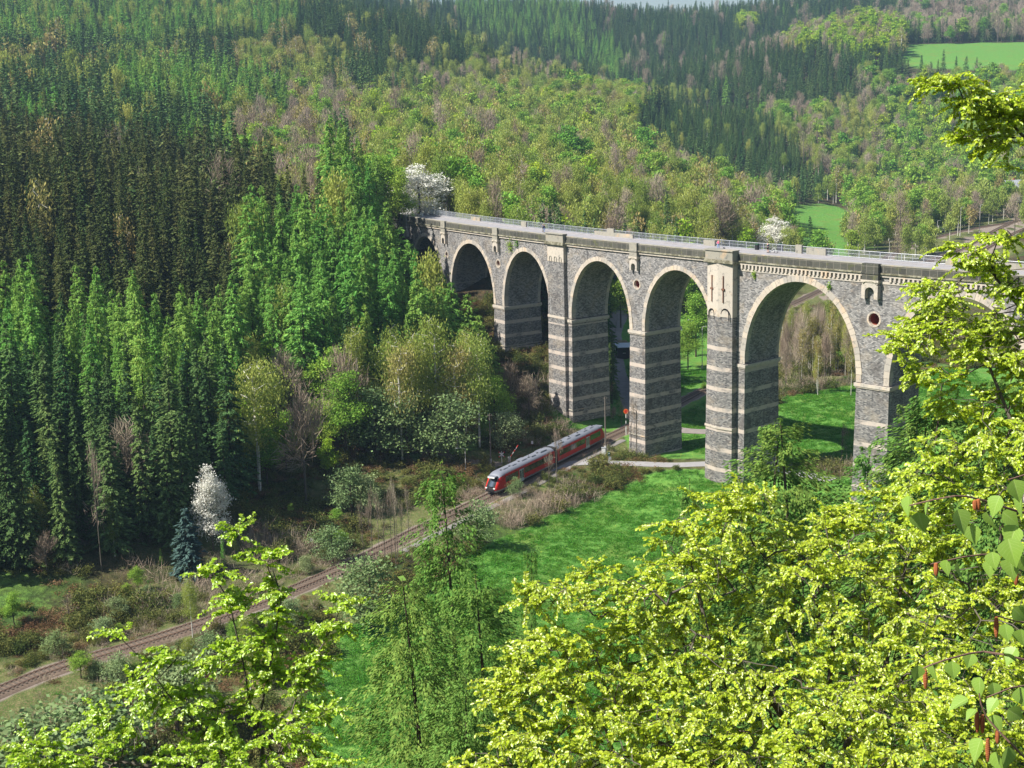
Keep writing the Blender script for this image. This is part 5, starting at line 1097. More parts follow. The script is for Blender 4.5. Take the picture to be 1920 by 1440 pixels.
tf = [tuft(1, MT['straw'], 60, 0.8, 0.7, 0.035), shrub(2, MT['scrub'], 500, 0.8, 0.8, 0.10), shrub(3, MT['rustscrub'], 450, 0.9, 0.8, 0.08), tuft(4, MT['grass_l'], 60, 0.7, 0.45, 0.04), shrub(5, MT['scrub'], 900, 1.1, 1.7, 0.12), tuft(6, MT['twig'], 90, 1.3, 2.0, 0.015)]
nmz = ['grass_tuft', 'low_bush', 'russet_bush', 'grass_tuft', 'bush', 'twiggy_bush']; lbz = ['tuft of straw-coloured grass by the pale path near the train nose', 'low olive bush on the bank below the train', 'russet bush on the bank below the train', 'green grass tuft on the bank by the crossing', 'taller olive bush at the foot of the bank', 'leafless twiggy bush on the bank below the train']
src = []
for i, (me_, px, py) in enumerate(zip(tf, (935, 1010, 1090, 1130, 1000, 1115), (945, 950, 905, 885, 965, 915))):
    p = onz(px, py, 0); s = obj(nmz[i], me_, None); s.location = (p[0], p[1], gz(p[0], p[1])); s.scale = (1.3,) * 3; tag(s, lbz[i], 'bush' if 'bush' in nmz[i] else 'grass'); src.append(s)
R = np.random.default_rng(3)
n = 80000; x = R.uniform(-130, 130, n); y = R.uniform(108, 420, n); z = zt(x, y); px, py = proj(np.c_[x, y, z])
md_ = np.zeros(n, bool)
for Pm in MEADOWS: md_ |= inpoly(px, py, Pm)
dt = dist_to(TRACK, x, y); s_, t_ = sv(x, y)
okk = ~md_ & (dt > 2.3) & (px > -200) & (px < 2000) & (z < 22) & (dist_to(ROAD, x, y) > 2.6) & (dist_to(LANE, x, y) > 2.6) & ~((t_ > -0.8) & (t_ < WV + 0.8) & (s_ > 40))
ptn = smooth_noise(x, y, 0.13); okk &= (ptn + R.normal(0, 0.2, n) > 0.45)
_q = np.c_[TRACK]; right = x - np.interp(y, TRACK[:, 1], TRACK[:, 0]); okk &= ~((np.abs(right) < 9) & (right > 0) & (R.random(n) < 0.5))
x, y, z, dt = x[okk], y[okk], z[okk], dt[okk]; pn = smooth_noise(x + 40, y, 0.09) + R.normal(0, 0.15, len(x))
ix = np.where(pn < 0.28, 0, np.where(pn < 0.38, 2, np.where(pn < 0.56, 1, np.where(pn < 0.78, 3, 4)))); ix = np.where((R.random(len(x)) < 0.02) & (dt > 9), 5, ix); ix = np.where((ix == 4) & (dt < 5), 1, ix); ix = np.where((dt < 3.4) & (ix != 3), 0, ix)
sc = R.uniform(0.7, 1.5, len(x)) * np.where(dt < 8, 0.6, 1.0)
scatter('undergrowth', np.c_[x, y, z - 0.05], np.c_[sc, sc, sc * R.uniform(0.7, 1.2, len(x))], R.uniform(0, 6.28, len(x)), ix, src, 'rough undergrowth of dry grass and low bushes along the railway', 'undergrowth')
# grass in the meadows that catches light
n = 90000; x = R.uniform(-60, 110, n); y = R.uniform(115, 330, n); z = zt(x, y); px, py = proj(np.c_[x, y, z]); md_ = np.zeros(n, bool)
for Pm in (MEADOWS[0], MEADOWS[1], MEADOWS[5], MEADOWS[6]): md_ |= inpoly(px, py, Pm)
md_ &= (dist_to(TRACK, x, y) > 4) & (dist_to(ROAD, x, y) > 2.2) & (dist_to(LANE, x, y) > 2.6) & (px < 1950) & (px > 500); s_, t_ = sv(x, y); md_ &= ~((t_ > -0.3) & (t_ < WV + 0.3) & (s_ > 40)); x, y, z = x[md_], y[md_], z[md_]
sc = R.uniform(0.3, 0.9, len(x)); scatter('meadow_grass', np.c_[x, y, z - 0.05], np.c_[sc * 1.6, sc * 1.6, sc * 0.7], R.uniform(0, 6.28, len(x)), np.zeros(len(x)), [src[3]], 'short green grass growing on the meadows', 'grass')
# ---------------------------------------------------------------- near beeches on the camera's slope
def near_leaf(g, C, D, Nr, L, Wd, mat=0):
    """ovate leaves folded along the midrib: base C, direction D, normal Nr"""
    D = unit(D); S = unit(np.cross(D, Nr)); Nr = unit(np.cross(S, D)); L = L[:, None]; Wd = Wd[:, None]; n = len(C)
    fold = 0.22; dr = -0.10
    V = np.stack([C, C + D * L * 0.32 + S * Wd * 0.46 + Nr * Wd * fold, C + D * L * 0.68 + S * Wd * 0.40 + Nr * (Wd * fold + L * dr * 0.5), C + D * L + Nr * L * dr * 1.6,
                  C + D * L * 0.68 - S * Wd * 0.40 + Nr * (Wd * fold + L * dr * 0.5), C + D * L * 0.32 - S * Wd * 0.46 + Nr * Wd * fold], 1).reshape(-1, 3)
    b = np.arange(n)[:, None] * 6; g.add(V, np.concatenate([b + [0, 3, 2, 1], b + [0, 5, 4, 3]]), mat)
def beech(name, label, blobs, base, trunk_top, limbs=(), per=80, leafL=0.054, seed=0, trunk_r=0.16):
    R = np.random.default_rng(seed); T = []
    for px, py, Y, rx, ry, rz, n in blobs:
        c = at(px, py, Y); P = shell(R, int(n * 1.4), c, (rx, ry, rz), 0.15); T.append(P)
    T = np.concatenate(T); base = np.array([base[0], base[1], gz(base[0], base[1]) - 0.3]); top = np.asarray(trunk_top)
    tr_ = [base + (top - base) * f + np.array([0.12 * math.sin(f * 7), 0.1 * math.cos(f * 5), 0]) for f in np.linspace(0, 1, 12)]
    A, par, rr, w = skeleton(T, tr_, 0.0030, 0.22, 2.5, limbs, lowpen=0.35)
    rr = np.minimum(rr, trunk_r)
    o = thing(name, label, 'beech', tuple(base)); tk = Geo(); draw_skel(A, par, rr, w, tk, 0, 7)
    g = Geo(); ends = np.where(np.isin(np.arange(len(A)), par) == False)[0]; ends = ends[ends > 5]
    Cs, Ds, Ns = [], [], []
    for e in ends:
        p = par[e]; d = unit(A[e] - A[p]); d = unit(d * [1, 1, 0.45] + R.normal(0, 0.25, 3)); up = unit(np.array([0, 0, 1.0]) + R.normal(0, 0.25, 3)); sd_ = unit(np.cross(d, up))
        ntw = int(R.integers(3, 5)); m = per // ntw
        for j in range(ntw):
            a = (j - (ntw - 1) / 2) * 0.75 + R.normal(0, 0.2); dj = unit(d * math.cos(a) + sd_ * math.sin(a) + up * R.normal(0.05, 0.2)); L = R.uniform(0.18, 0.42); st_ = A[e] - d * R.uniform(0, 0.15)
            u = np.linspace(0.1, 1, m); pos = st_ + np.outer(u * L, dj) + np.outer(-(u ** 2) * L * 0.22, [0, 0, 1]); tk.tube([st_, st_ + dj * L * 0.6, st_ + dj * L - np.array([0, 0, L * 0.2])], [0.0035, 0.0028, 0.002], 3, 0, cap=False)
            sj = unit(np.cross(dj, up)); sg = np.where(np.arange(m) % 2 == 0, 1, -1)[:, None]
            Cs.append(pos); Ds.append(dj * 0.75 + sj * sg * 0.8 + R.normal(0, 0.35, (m, 3)) + [0, 0, -0.35]); Ns.append(up + R.normal(0, 0.40, (m, 3)) + np.array([-0.35, -0.45, 0]))
    Cs, Ds, Ns = map(np.concatenate, (Cs, Ds, Ns)); n = len(Cs); L = leafL * R.uniform(0.65, 1.25, n)
    near_leaf(g, Cs, Ds, Ns, L, L * R.uniform(0.74, 0.92, n))
    B = np.array(base)
    for q_ in (tk, g): q_.v = [v - B for v in q_.v]
    obj('trunk', tk, MT['beech_bark'], o, True); obj('crown', g, MT['near_beech'], o, True); print(name, 'leaves', n); return o
b1 = [(1330, 1010, 19, .85, .9, .6, 90), (1400, 955, 19, .45, .5, .35, 40), (1290, 1090, 18.5, .7, .8, .4, 60), (1150, 1110, 18, .8, .8, .32, 80), (1020, 1110, 17.6, .35, .4, .16, 20), (1500, 1090, 19, 1.1, 1.1, .8, 150), (1660, 1010, 20, .95, 1, .75, 130), (1580, 980, 20, .4, .5, .25, 30), (1240, 1220, 18, 1.2, 1.1, .55, 170), (1040, 1240, 17, .65, .8, .4, 80), (975, 1290, 17, .4, .5, .28, 35),
      (1090, 1350, 16.6, 1.2, 1.1, .6, 160), (1350, 1340, 17, 1.4, 1.2, .9, 230), (1600, 1240, 18, 1.3, 1.3, 1.0, 220), (1760, 1120, 19, 1.2, 1.2, .9, 180), (1640, 1400, 16, 1.3, 1.2, .8, 180), (1420, 1450, 15.5, 1.3, .9, .5, 120), (1160, 1460, 15.5, 1.1, .9, .4, 100), (930, 1442, 16, .5, .6, .18, 25), (1830, 1330, 16.5, 1.1, 1.1, 1.0, 150), (1950, 1200, 18, 1.2, 1.2, 1.4, 120), (1950, 1420, 17, 1.1, 1.1, .8, 70), (1400, 1600, 16, 1.8, 1.2, .8, 60), (1100, 1600, 16, 1.2, 1, .5, 40)]
beech('near_beech_tree', 'bright yellow-green beech crown filling the lower right of the view', b1, at(1560, 720, 19.5)[:2], at(1560, 1130, 19.0), [[at(1560, 1500, 19), at(1440, 1300, 18.3), at(1330, 1200, 18), at(1290, 1030, 18.5)], [at(1560, 1450, 19), at(1660, 1250, 19), at(1700, 1050, 19.6)], [at(1450, 1480, 18), at(1250, 1400, 17.3), at(1100, 1330, 17), at(990, 1280, 17)]], seed=1)
b2 = [(1800, 600, 20, .85, .8, .26, 80), (1730, 630, 20, .5, .6, .16, 40), (1690, 655, 19.6, .22, .3, .09, 12), (1770, 545, 20, .4, .5, .2, 36), (1850, 500, 20, .4, .5, .2, 36), (1870, 640, 19.4, .6, .8, .3, 70), (1760, 700, 19.6, .5, .5, .14, 26), (1830, 760, 19.5, .6, .6, .25, 54), (1890, 820, 19, .6, .8, .4, 70), (1780, 850, 19.2, .55, .6, .2, 40), (1720, 900, 19.2, .4, .5, .14, 24), (1850, 930, 19, .8, .9, .35, 80), (1770, 980, 19, .6, .7, .25, 46),
      (1800, 158, 18, .42, .35, .10, 26), (1760, 147, 18, .2, .2, .05, 8), (1850, 195, 18, .40, .4, .16, 36), (1830, 255, 18, .28, .3, .1, 16), (1900, 210, 18, .35, .4, .2, 28), (1880, 268, 18, .4, .4, .09, 18), (1805, 465, 19, .28, .3, .1, 16), (1850, 500, 19, .3, .3, .12, 18), (1880, 440, 18.6, .25, .3, .1, 14), (1905, 540, 19, .3, .3, .2, 26),
      (2000, 250, 18.5, .9, .9, .9, 60), (2050, 600, 19, 1.2, 1.1, 1.4, 90), (2050, 900, 19, 1.2, 1.1, 1.2, 90), (1960, 700, 19.3, .6, .8, .9, 60)]
b2 = [(*t_[:6], max(4, int(t_[6] * 0.8))) if t_[0] < 1930 and t_[1] > 300 else t_ for t_ in b2]
beech('near_beech_tree', 'beech at the right edge with leafy boughs reaching in before the deck', b2, at(2030, 720, 19.3)[:2], at(2040, 60, 18.8), [[at(2040, 330, 18.9), at(1960, 300, 18.5), at(1900, 235, 18.1), at(1850, 178, 18)], [at(2040, 720, 19.3), at(1930, 600, 19.3), at(1850, 500, 19.1)], [at(2040, 900, 19.3), at(1900, 800, 19.3), at(1840, 650, 19.6), at(1760, 610, 20)]], seed=2)
b3 = [(400, 1075, 17, 0.18, 0.18, 0.09, 6), (375, 1075, 17, 0.09, 0.11, 0.06, 3), (450, 1040, 17, 0.16, 0.18, 0.07, 5), (445, 1000, 17, 0.07, 0.07, 0.04, 3), (510, 1050, 17, 0.16, 0.18, 0.12, 6), (520, 1100, 17, 0.11, 0.14, 0.12, 5), (430, 1130, 17, 0.22, 0.22, 0.12, 8), (520, 1150, 17, 0.14, 0.18, 0.11, 4), (420, 1230, 17, 0.25, 0.25, 0.18, 13), (490, 1200, 17, 0.22, 0.25, 0.14, 10), (500, 1270, 17, 0.29, 0.29, 0.18, 16), (640, 1130, 16.8, 0.10, 0.14, 0.09, 4), (620, 1180, 16.8, 0.16, 0.18, 0.11, 8), (590, 1235, 16.8, 0.14, 0.18, 0.07, 5), (560, 1280, 16.8, 0.18, 0.22, 0.10, 7),
      (300, 1235, 16.5, 0.22, 0.22, 0.09, 9), (225, 1190, 16.5, 0.10, 0.14, 0.04, 3), (270, 1290, 16.5, 0.23, 0.25, 0.12, 11), (340, 1310, 16.5, 0.29, 0.29, 0.14, 16), (430, 1350, 16.6, 0.36, 0.36, 0.22, 23), (550, 1360, 16.6, 0.36, 0.36, 0.17, 22), (620, 1330, 16.6, 0.14, 0.18, 0.09, 5), (190, 1350, 16.2, 0.18, 0.22, 0.06, 6), (230, 1390, 16, 0.36, 0.36, 0.13, 18), (80, 1410, 16, 0.32, 0.36, 0.09, 16), (150, 1440, 16, 0.54, 0.45, 0.13, 25), (380, 1430, 16, 0.72, 0.54, 0.22, 52), (560, 1440, 16, 0.54, 0.54, 0.18, 33), (300, 1500, 16, 1.08, 0.81, 0.27, 45), (550, 1520, 16, 0.81, 0.72, 0.27, 30), (50, 1520, 16, 0.81, 0.72, 0.27, 22)]
b3 = [(t_[0], t_[1], t_[2], t_[3] * 1.12, t_[4] * 1.2, t_[5] * 1.12, int(t_[6] * 1.5)) for t_ in b3]
beech('near_beech_tree', 'young beech with upright leafy branches at the lower left', b3, at(470, 720, 16.8)[:2], at(480, 1380, 16.8), [[at(480, 1380, 16.8), at(455, 1240, 17), at(430, 1130, 17), at(405, 1085, 17)], [at(482, 1370, 16.8), at(510, 1230, 17), at(528, 1120, 17), at(505, 1050, 17)], [at(520, 1420, 16.6), at(565, 1280, 16.8), at(610, 1200, 16.8), at(640, 1140, 16.8)], [at(460, 1460, 16.6), at(400, 1390, 16.5), at(320, 1310, 16.5), at(270, 1240, 16.5), at(228, 1198, 16.5)], [at(420, 1520, 16.2), at(300, 1440, 16), at(150, 1415, 16), at(70, 1405, 16)]], seed=3, trunk_r=0.055)

# ---- the birch beside the camera: twigs with large leaves and catkins come in from the right
MT['catkin'] = simple('russet_catkin', (0.33, 0.11, 0.04), 0.8, 0.2, var=0.4, scale=60)
MT['redtwig'] = simple('reddish_twig', (0.20, 0.12, 0.09), 0.6, 0.3, var=0.3, scale=20)
BX = (2.25, 2.9); bz = gz(*BX) - 0.3
bt_ = thing('birch_tree', 'birch beside the viewer whose large hanging leaves and catkins enter at the right edge', 'birch', (BX[0], BX[1], bz)); BO = np.array([BX[0], BX[1], bz])
tk = Geo(); tk.tube([[BX[0], BX[1], bz], [BX[0] + 0.05, BX[1], 66], [BX[0] + 0.1, BX[1] + 0.1, 70], [BX[0], BX[1] + 0.2, 74]], [0.12, 0.1, 0.07, 0.03], 10); tk.v = [v - BO for v in tk.v]; obj('trunk', tk, MT['birch_bark'], bt_, True)
tw = Geo()
TW = [[(2350, 900, 2.8), (2100, 990, 2.6), (1935, 965, 2.4), (1850, 940, 2.35), (1790, 930, 2.3), (1705, 948, 2.3)], [(2350, 1000, 2.8), (2100, 1060, 2.6), (1930, 1048, 2.4), (1840, 1040, 2.35), (1745, 1058, 2.3)], [(2350, 1200, 2.8), (2050, 1180, 2.5), (1925, 1168, 2.35), (1870, 1155, 2.3)], [(2350, 1250, 2.8), (2050, 1260, 2.5), (1925, 1238, 2.3), (1845, 1222, 2.3), (1765, 1240, 2.25), (1725, 1256, 2.25)],
      [(2350, 1620, 2.7), (2050, 1560, 2.4), (1925, 1425, 2.2), (1850, 1345, 2.2), (1836, 1300, 2.2)], [(2350, 1350, 2.8), (2050, 1300, 2.5), (1925, 1285, 2.3), (1850, 1308, 2.25)], [(2350, 800, 2.8), (2100, 850, 2.6), (1960, 880, 2.4), (1890, 900, 2.35)]]
for L in TW:
    P = catmull([at(*p) for p in L], 0.03); tw.tube(P, np.linspace(0.006, 0.0013, len(P)), 5, 0, cap=False)
tw.v = [v - BO for v in tw.v]; obj('twigs', tw, MT['redtwig'], bt_)
LV = [(1705, 930, -.2, 50), (1722, 960, .3, 56), (1745, 935, -.5, 45), (1795, 955, .3, 62), (1812, 935, -.8, 45), (1850, 960, .5, 60), (1875, 930, -.4, 55), (1890, 1010, .2, 70), (1905, 985, -.3, 60), (1880, 960, .9, 50), (1860, 1035, .1, 44), (1775, 1050, .05, 42), (1795, 1052, .2, 46), (1858, 1052, -.1, 44), (1895, 1048, .15, 60), (1910, 1040, .5, 60), (1885, 1170, .1, 44), (1900, 1140, .8, 50), (1905, 1215, -.6, 50), (1722, 1248, -.15, 42), (1748, 1245, .2, 50), (1785, 1240, .1, 46), (1822, 1224, -.25, 40), (1838, 1270, -.1, 52), (1862, 1280, .15, 40), (1815, 1310, -1.1, 56), (1830, 1330, -.9, 40), (1862, 1340, .4, 44), (1890, 1330, 1.0, 50), (1840, 1385, -.4, 66), (1866, 1410, .2, 60), (1890, 1400, -.2, 66), (1905, 1440, .1, 70), (1880, 1225, 1.1, 46), (1910, 1290, .3, 50), (1850, 1440, .0, 56), (1915, 1180, 0.2, 50), (1900, 900, .3, 55), (1915, 930, .0, 60), (1820, 985, .2, 48), (1870, 1310, -.7, 46)]
R = np.random.default_rng(9); g = Geo(); Rt = np.array(_R2); Up = np.array(_U2); Fw = np.array(_F)
for px, py, a, sz in LV:
    Y = R.uniform(2.2, 2.45); c = at(px, py, Y); L = sz * .84 / F * Y; D = Rt * math.sin(a) - Up * math.cos(a) + Fw * R.uniform(-.3, .3); nr = -Fw * .5 + R.normal(0, .4, 3) + Up * 0.5 - Rt * .5; D = unit(D); S = unit(np.cross(D, nr)); nr = unit(np.cross(S, D)); w_ = L * 0.42
    us = np.linspace(0, 1, 19); m = 19; ws = np.interp(us, [0.0, .12, .28, .45, .65, .84, 1.0], [.12, .75, 1.0, .9, .58, .24, .01]) * (1 + .09 * (np.arange(19) % 2)); mid = c + np.outer(us * L, D) - np.outer(us ** 2 * L * .14, nr)
    for sg in (1, -1):
        ed = mid + np.outer(ws * w_ * sg, S) + np.outer(ws * w_ * .28, nr); V = np.concatenate([mid, ed]); Fc = [[i, i + 1, m + i + 1, m + i] if sg > 0 else [i, m + i, m + i + 1, i + 1] for i in range(m - 1)]; uu = np.concatenate([np.c_[us, np.zeros(m)], np.c_[us, np.full(m, sg * 1.0)]]); g.add(V, Fc, 0, [[uu[j] for j in f_] for f_ in Fc])
g.v = [v - BO for v in g.v]; obj('leaves', g, MT['near_birch'], bt_, True, True)
for px, py, ln in ((1868, 1157, 42), (1735, 1256, 40), (1755, 1056, 26), (1832, 1335, 44), (1842, 1340, 40), (1870, 1368, 30), (1852, 1385, 50), (1828, 938, 20), (1834, 936, 22), (1905, 1070, 30)):
    c = at(px, py, 2.3); L = ln / F * 2.3; k = 24; g = Geo(); zz = np.linspace(0, L, k); rr = 0.0042 * np.sin(np.linspace(.35, 3.0, k)) ** .5 * (1 + .16 * (np.arange(k) % 2)); g.tube(np.c_[np.full(k, c[0]) + zz * .05, np.full(k, c[1]), c[2] - zz], rr, 8); g.v = [v - BO for v in g.v]; obj('catkin', g, MT['catkin'], bt_)
# ---------------------------------------------------------------- masts, lamps, signs
MT['mast'] = simple('grey_wooden_mast', (0.16, 0.14, 0.12), 0.9, 0.1, var=0.3); MT['concrete'] = simple('pale_concrete', (0.5, 0.49, 0.46), 0.9, 0.2, var=0.2)
MT['white'] = simple('white_enamel', (0.8, 0.8, 0.78), 0.5, 0.4, var=0.05); MT['redsign'] = simple('red_enamel', (0.6, 0.03, 0.02), 0.5, 0.4, var=0.05); MT['orangesign'] = simple('orange_disc', (0.75, 0.14, 0.02), 0.5, 0.4, var=0.05)
MT['greenbox'] = simple('dark_green_metal', (0.03, 0.08, 0.05), 0.5, 0.3); MT['black'] = simple('black_metal', (0.02, 0.02, 0.022), 0.5, 0.3)
def on_ground(px, py):
    z = 0.0
    for _ in range(8): p = onz(px, py, z); z = gz(p[0], p[1])
    p = onz(px, py, z); return p[0], p[1], z
def height_to(px, py_top, P): return at(px, py_top, P[1])[2] - P[2]
def mast(px, pyb, pyt, label, r=0.13):
    P = on_ground(px, pyb); h = height_to(px, pyt, P); o = thing('telegraph_mast', label, 'mast', P)
    g = Geo(); g.tube([[0, 0, -0.3], [0, 0, h * .5], [0, 0, h]], [r * 1.15, r, r * .8], 10); obj('pole', g, MT['mast'], o, True)
    g = Geo(); g.tube([[0, 0, -0.3], [0, 0, 1.6]], r * 1.6, 10); obj('footing', g, MT['concrete'], o, True)
    g = Geo(); g.box((0, 0, h - .3), (0.9, .08, .1)); g.tube([[-.35, 0, h - .25], [-.35, 0, h - .05]], .04, 6); g.tube([[.35, 0, h - .25], [.35, 0, h - .05]], .04, 6); obj('crossarm', g, MT['mast'], o); return o
mast(920.6, 876, 776, 'tall thin mast left of the train roof'); m2 = mast(1135.5, 851, 744, 'tall thin mast right of the train tail')
def lamp(px, pyb, pyt, label, arm=-1.0, r=0.07):
    P = on_ground(px, pyb); h = height_to(px, pyt, P); o = thing('street_lamp', label, 'street lamp', P, 0, 'lamps on grey posts')
    g = Geo(); g.tube([[0, 0, -.3], [0, 0, h * .5], [0, 0, h]], [r * 1.3, r, r * .7], 8); g.tube([[0, 0, h - .05], [arm * .5, 0, h + .12], [arm, 0, h + .1]], r * .5, 6); obj('post', g, MT['concrete'], o, True)
    g = Geo(); g.tube([[0, 0, -.3], [0, 0, 1.0]], r * 2.0, 8); obj('footing', g, MT['concrete'], o, True)
    g = Geo(); g.loft([[[arm * k, y * w_, h + .1 + z * .5] for y, z in ((-.12, 0), (-.12, .08), (0, .14), (.12, .08), (.12, 0))] for k, w_ in ((.7, .5), (.9, 1), (1.3, 1), (1.55, .4))]); obj('lamp_head', g, MT['zinc'], o); return o
lamp(873.5, 888, 841, 'grey street lamp left of the train nose', -1.2)
lamp(1316.5, 692, 613, 'slim lamp post seen through the fifth arch', 0.7, .09)
for px, b, t, lb in ((1836, 437, 384, 'tallest platform lamp behind the deck, rightmost'), (1800, 442, 389, 'platform lamp second from the right behind the deck'), (1757, 442, 414, 'short platform lamp behind the deck, third from the right'), (1716, 482, 432, 'platform lamp close behind the deck, fourth from the right'), (1667, 486, 453, 'short platform lamp close behind the deck, leftmost')): lamp(px, b, t, lb, .9, .11)
# level crossing
P = on_ground(941, 868); o = thing('crossbuck_sign', 'red and white crossbuck sign behind the train', 'road sign', P); hh_ = height_to(941, 846, P)
g = Geo(); g.tube([[0, 0, -.2], [0, 0, hh_]], .05, 8); obj('post', g, MT['white'], o)
for a in (.75, -.75):
    d = np.array([math.cos(a), 0, math.sin(a)]); n_ = np.array([-math.sin(a), 0, math.cos(a)]); bl = Geo()
    for k, (u0, u1, mt) in enumerate(((-.75, -.5, 1), (-.5, .5, 0), (.5, .75, 1))):
        q4 = [np.array([0, -.06 - .012 * (a > 0), hh_ - .6]) + d * u + n_ * v for u, v in ((u0, -.09), (u1, -.09), (u1, .09), (u0, .09))]; bl.hexa([p + [0, t, 0] for t in (0, .02) for p in q4], mt)
    obj('cross_arm', bl, [MT['white'], MT['redsign']], o)
P = on_ground(955, 866); o = thing('barrier_arm', 'raised red and white barrier arm behind the train', 'barrier', P); g = Geo()
for k in range(6): g.tube([[k * .28, 0, .6 + k * .42], [(k + 1) * .28, 0, .6 + (k + 1) * .42]], .07, 6, k % 2)
obj('arm', g, [MT['white'], MT['redsign']], o); g = Geo(); g.box((0, 0, .35), (.5, .4, 1.0)); g.box((0, 0, .9), (.56, .46, .08)); obj('drive_box', g, MT['concrete'], o)
P = on_ground(1142, 868); o = thing('crossing_light', 'short grey post with dark green signal box by the road', 'signal', P); g = Geo(); g.tube([[0, 0, -.2], [0, 0, 2.0]], .06, 8); obj('post', g, MT['zinc'], o)
g = Geo(); g.box((0, -.1, 1.75), (.5, .22, .62)); g.box((0, -.24, 2.0), (.5, .1, .05)); h_ = obj('signal_box', g, MT['greenbox'], o); g = Geo(); g.tube([[0, -.22, 1.85], [0, -.26, 1.85]], .1, 12); obj('lens', g, MT['lamp'], h_)
g = Geo(); g.box((.25, 0, .9), (.3, .25, .5)); obj('cabinet', g, MT['zinc'], o)
P = on_ground(1132, 853); o = thing('control_cabinet', 'pale grey control cabinet at the foot of the right mast', 'cabinet', P); g = Geo(); g.box((0, 0, .65), (.75, .5, 1.5)); obj('housing', g, MT['concrete'], o); g = Geo(); g.box((0, 0, 1.44), (.85, .6, .07)); obj('lid', g, MT['zinc'], o); g = Geo(); g.box((0, -.262, .7), (.6, .02, 1.2)); obj('door', g, MT['white'], o)
P = on_ground(1174, 815); hh_ = height_to(1172, 773, P); o = thing('track_signal', 'slim white and black signal with orange disc beside the track', 'signal', P); g = Geo()
for k in range(8): g.tube([[0, 0, hh_ * k / 8], [0, 0, hh_ * (k + 1) / 8]], .07, 8, k % 2 if k in (2, 3, 5) else 0)
obj('post', g, [MT['white'], MT['black']], o); g = Geo(); g.tube([[0, -.06, hh_ + .2], [0, -.1, hh_ + .2]], .5, 20); g.tube([[0, -.105, hh_ + .2], [0, -.115, hh_ + .2]], .3, 16, 1); obj('disc', g, [MT['orangesign'], MT['redsign']], o)
P = on_ground(998, 846); hh_ = height_to(998, 826, P); o = thing('whistle_board', 'small white board on a dark post behind the train roof', 'track sign', P); g = Geo(); g.tube([[0, 0, -.1], [0, 0, hh_]], .05, 6); obj('post', g, MT['black'], o); g = Geo(); g.box((0, -.07, hh_ - .35), (.4, .03, .6)); obj('board', g, MT['white'], o)
P = on_ground(585, 1030); o = thing('kilometre_post', 'short white kilometre post beside the track on the left', 'track sign', P); g = Geo(); g.tube([[0, 0, -.1], [0, 0, 1.6]], .05, 6); obj('post', g, MT['zinc'], o); g = Geo(); g.box((0, -.07, 1.5), (.35, .03, .45)); obj('board', g, MT['white'], o)
# earth heap by the train tail
P = on_ground(1098, 797); g = Geo(); n1, n2 = 24, 10; V = []
Rr = np.random.default_rng(4)
for i in range(n2):
    for j in range(n1): a = j / n1 * 6.283; r = (1 - i / (n2 - 1)); V.append([2.4 * r * math.cos(a) * (1 + .12 * math.sin(3 * a)), 1.3 * r * math.sin(a), 1.0 * (1 - r ** 1.6) + Rr.normal(0, .04) - .15])
ix_ = np.arange(n1 * n2).reshape(n2, n1); g.add(V, np.stack([ix_[:-1], np.roll(ix_[:-1], -1, 1), np.roll(ix_[1:], -1, 1), ix_[1:]], -1).reshape(-1, 4)); tag(obj('earth_heap', g, simple('red_earth', (.25, .10, .06), .95, .1, var=.4, scale=3), loc=P), 'reddish earth heap behind the tail of the train', 'earth heap')
# garden sheds and house
MT['tarred'] = simple('dark_boards', (.035, .03, .028), .9, .1, var=.3); MT['blueroof'] = simple('pale_blue_roof', (.42, .55, .62), .5, .4, var=.1); MT['planks'] = simple('brown_planks', (.22, .13, .08), .9, .1, var=.3)
def shed(px, py, wd, dp, ht, roofm, wallm, label, rz=0.0, name='garden_shed', cat='shed'):
    P = on_ground(px, py); o = thing(name, label, cat, P, rz); g = Geo(); g.hexa([[x, y, z if not (z > 0 and y > 0) else z + .35] for z in (-.4, ht) for x, y in ((-wd / 2, -dp / 2), (wd / 2, -dp / 2), (wd / 2, dp / 2), (-wd / 2, dp / 2))]); obj('wall', g, wallm, o)
    g = Geo(); e = .25; g.hexa([[x, y, (ht + .02 if y < 0 else ht + .42) + z] for z in (0, .12) for x, y in ((-wd / 2 - e, -dp / 2 - e), (wd / 2 + e, -dp / 2 - e), (wd / 2 + e, dp / 2 + e), (-wd / 2 - e, dp / 2 + e))]); obj('roof', g, roofm, o)
    g = Geo(); g.box((wd * .2, -dp / 2 - .02, ht * .42), (.8, .05, ht * .84)); obj('door', g, MT['planks'], o); g = Geo(); g.box((-wd * .22, -dp / 2 - .02, ht * .6), (.7, .05, .6)); w_ = obj('window', g, MT['glass'], o); g = Geo(); g.box((-wd * .22, -dp / 2 - .03, ht * .6 - .34), (.8, .09, .06)); obj('sill', g, MT['white'], w_); return o
shed(1284, 632, 3.6, 3.0, 2.2, MT['blueroof'], MT['tarred'], 'dark garden shed with pale blue roof seen through the fifth arch')
shed(1299, 618, 2.6, 2.4, 2.3, MT['zinc'], MT['planks'], 'small brown garden hut behind the blue-roofed shed')
shed(1180, 668, 6.5, 4.0, 2.6, MT['zinc'], MT['tarred'], 'black shed with flat grey roof half hidden by the narrow pier')
P = at(1893, 340, 730); zc = gz(P[0], 730); o = thing('house', 'small white house with grey roof among the valley trees at the right edge', 'house', (P[0], 730, zc), .2)
g = Geo(); g.box((0, 0, 3.4), (13, 9, 7.5)); obj('wall', g, MT['white'], o); g = Geo(); g.loft([[[x, -5.2, 7.1], [x, 0, 11.2], [x, 5.2, 7.1]] for x in (-7, 7)]); rf = obj('roof', g, MT['zinc'], o); g = Geo(); g.box((3, .8, 11), (.8, .8, 2)); obj('chimney', g, MT['redbrick'], rf)
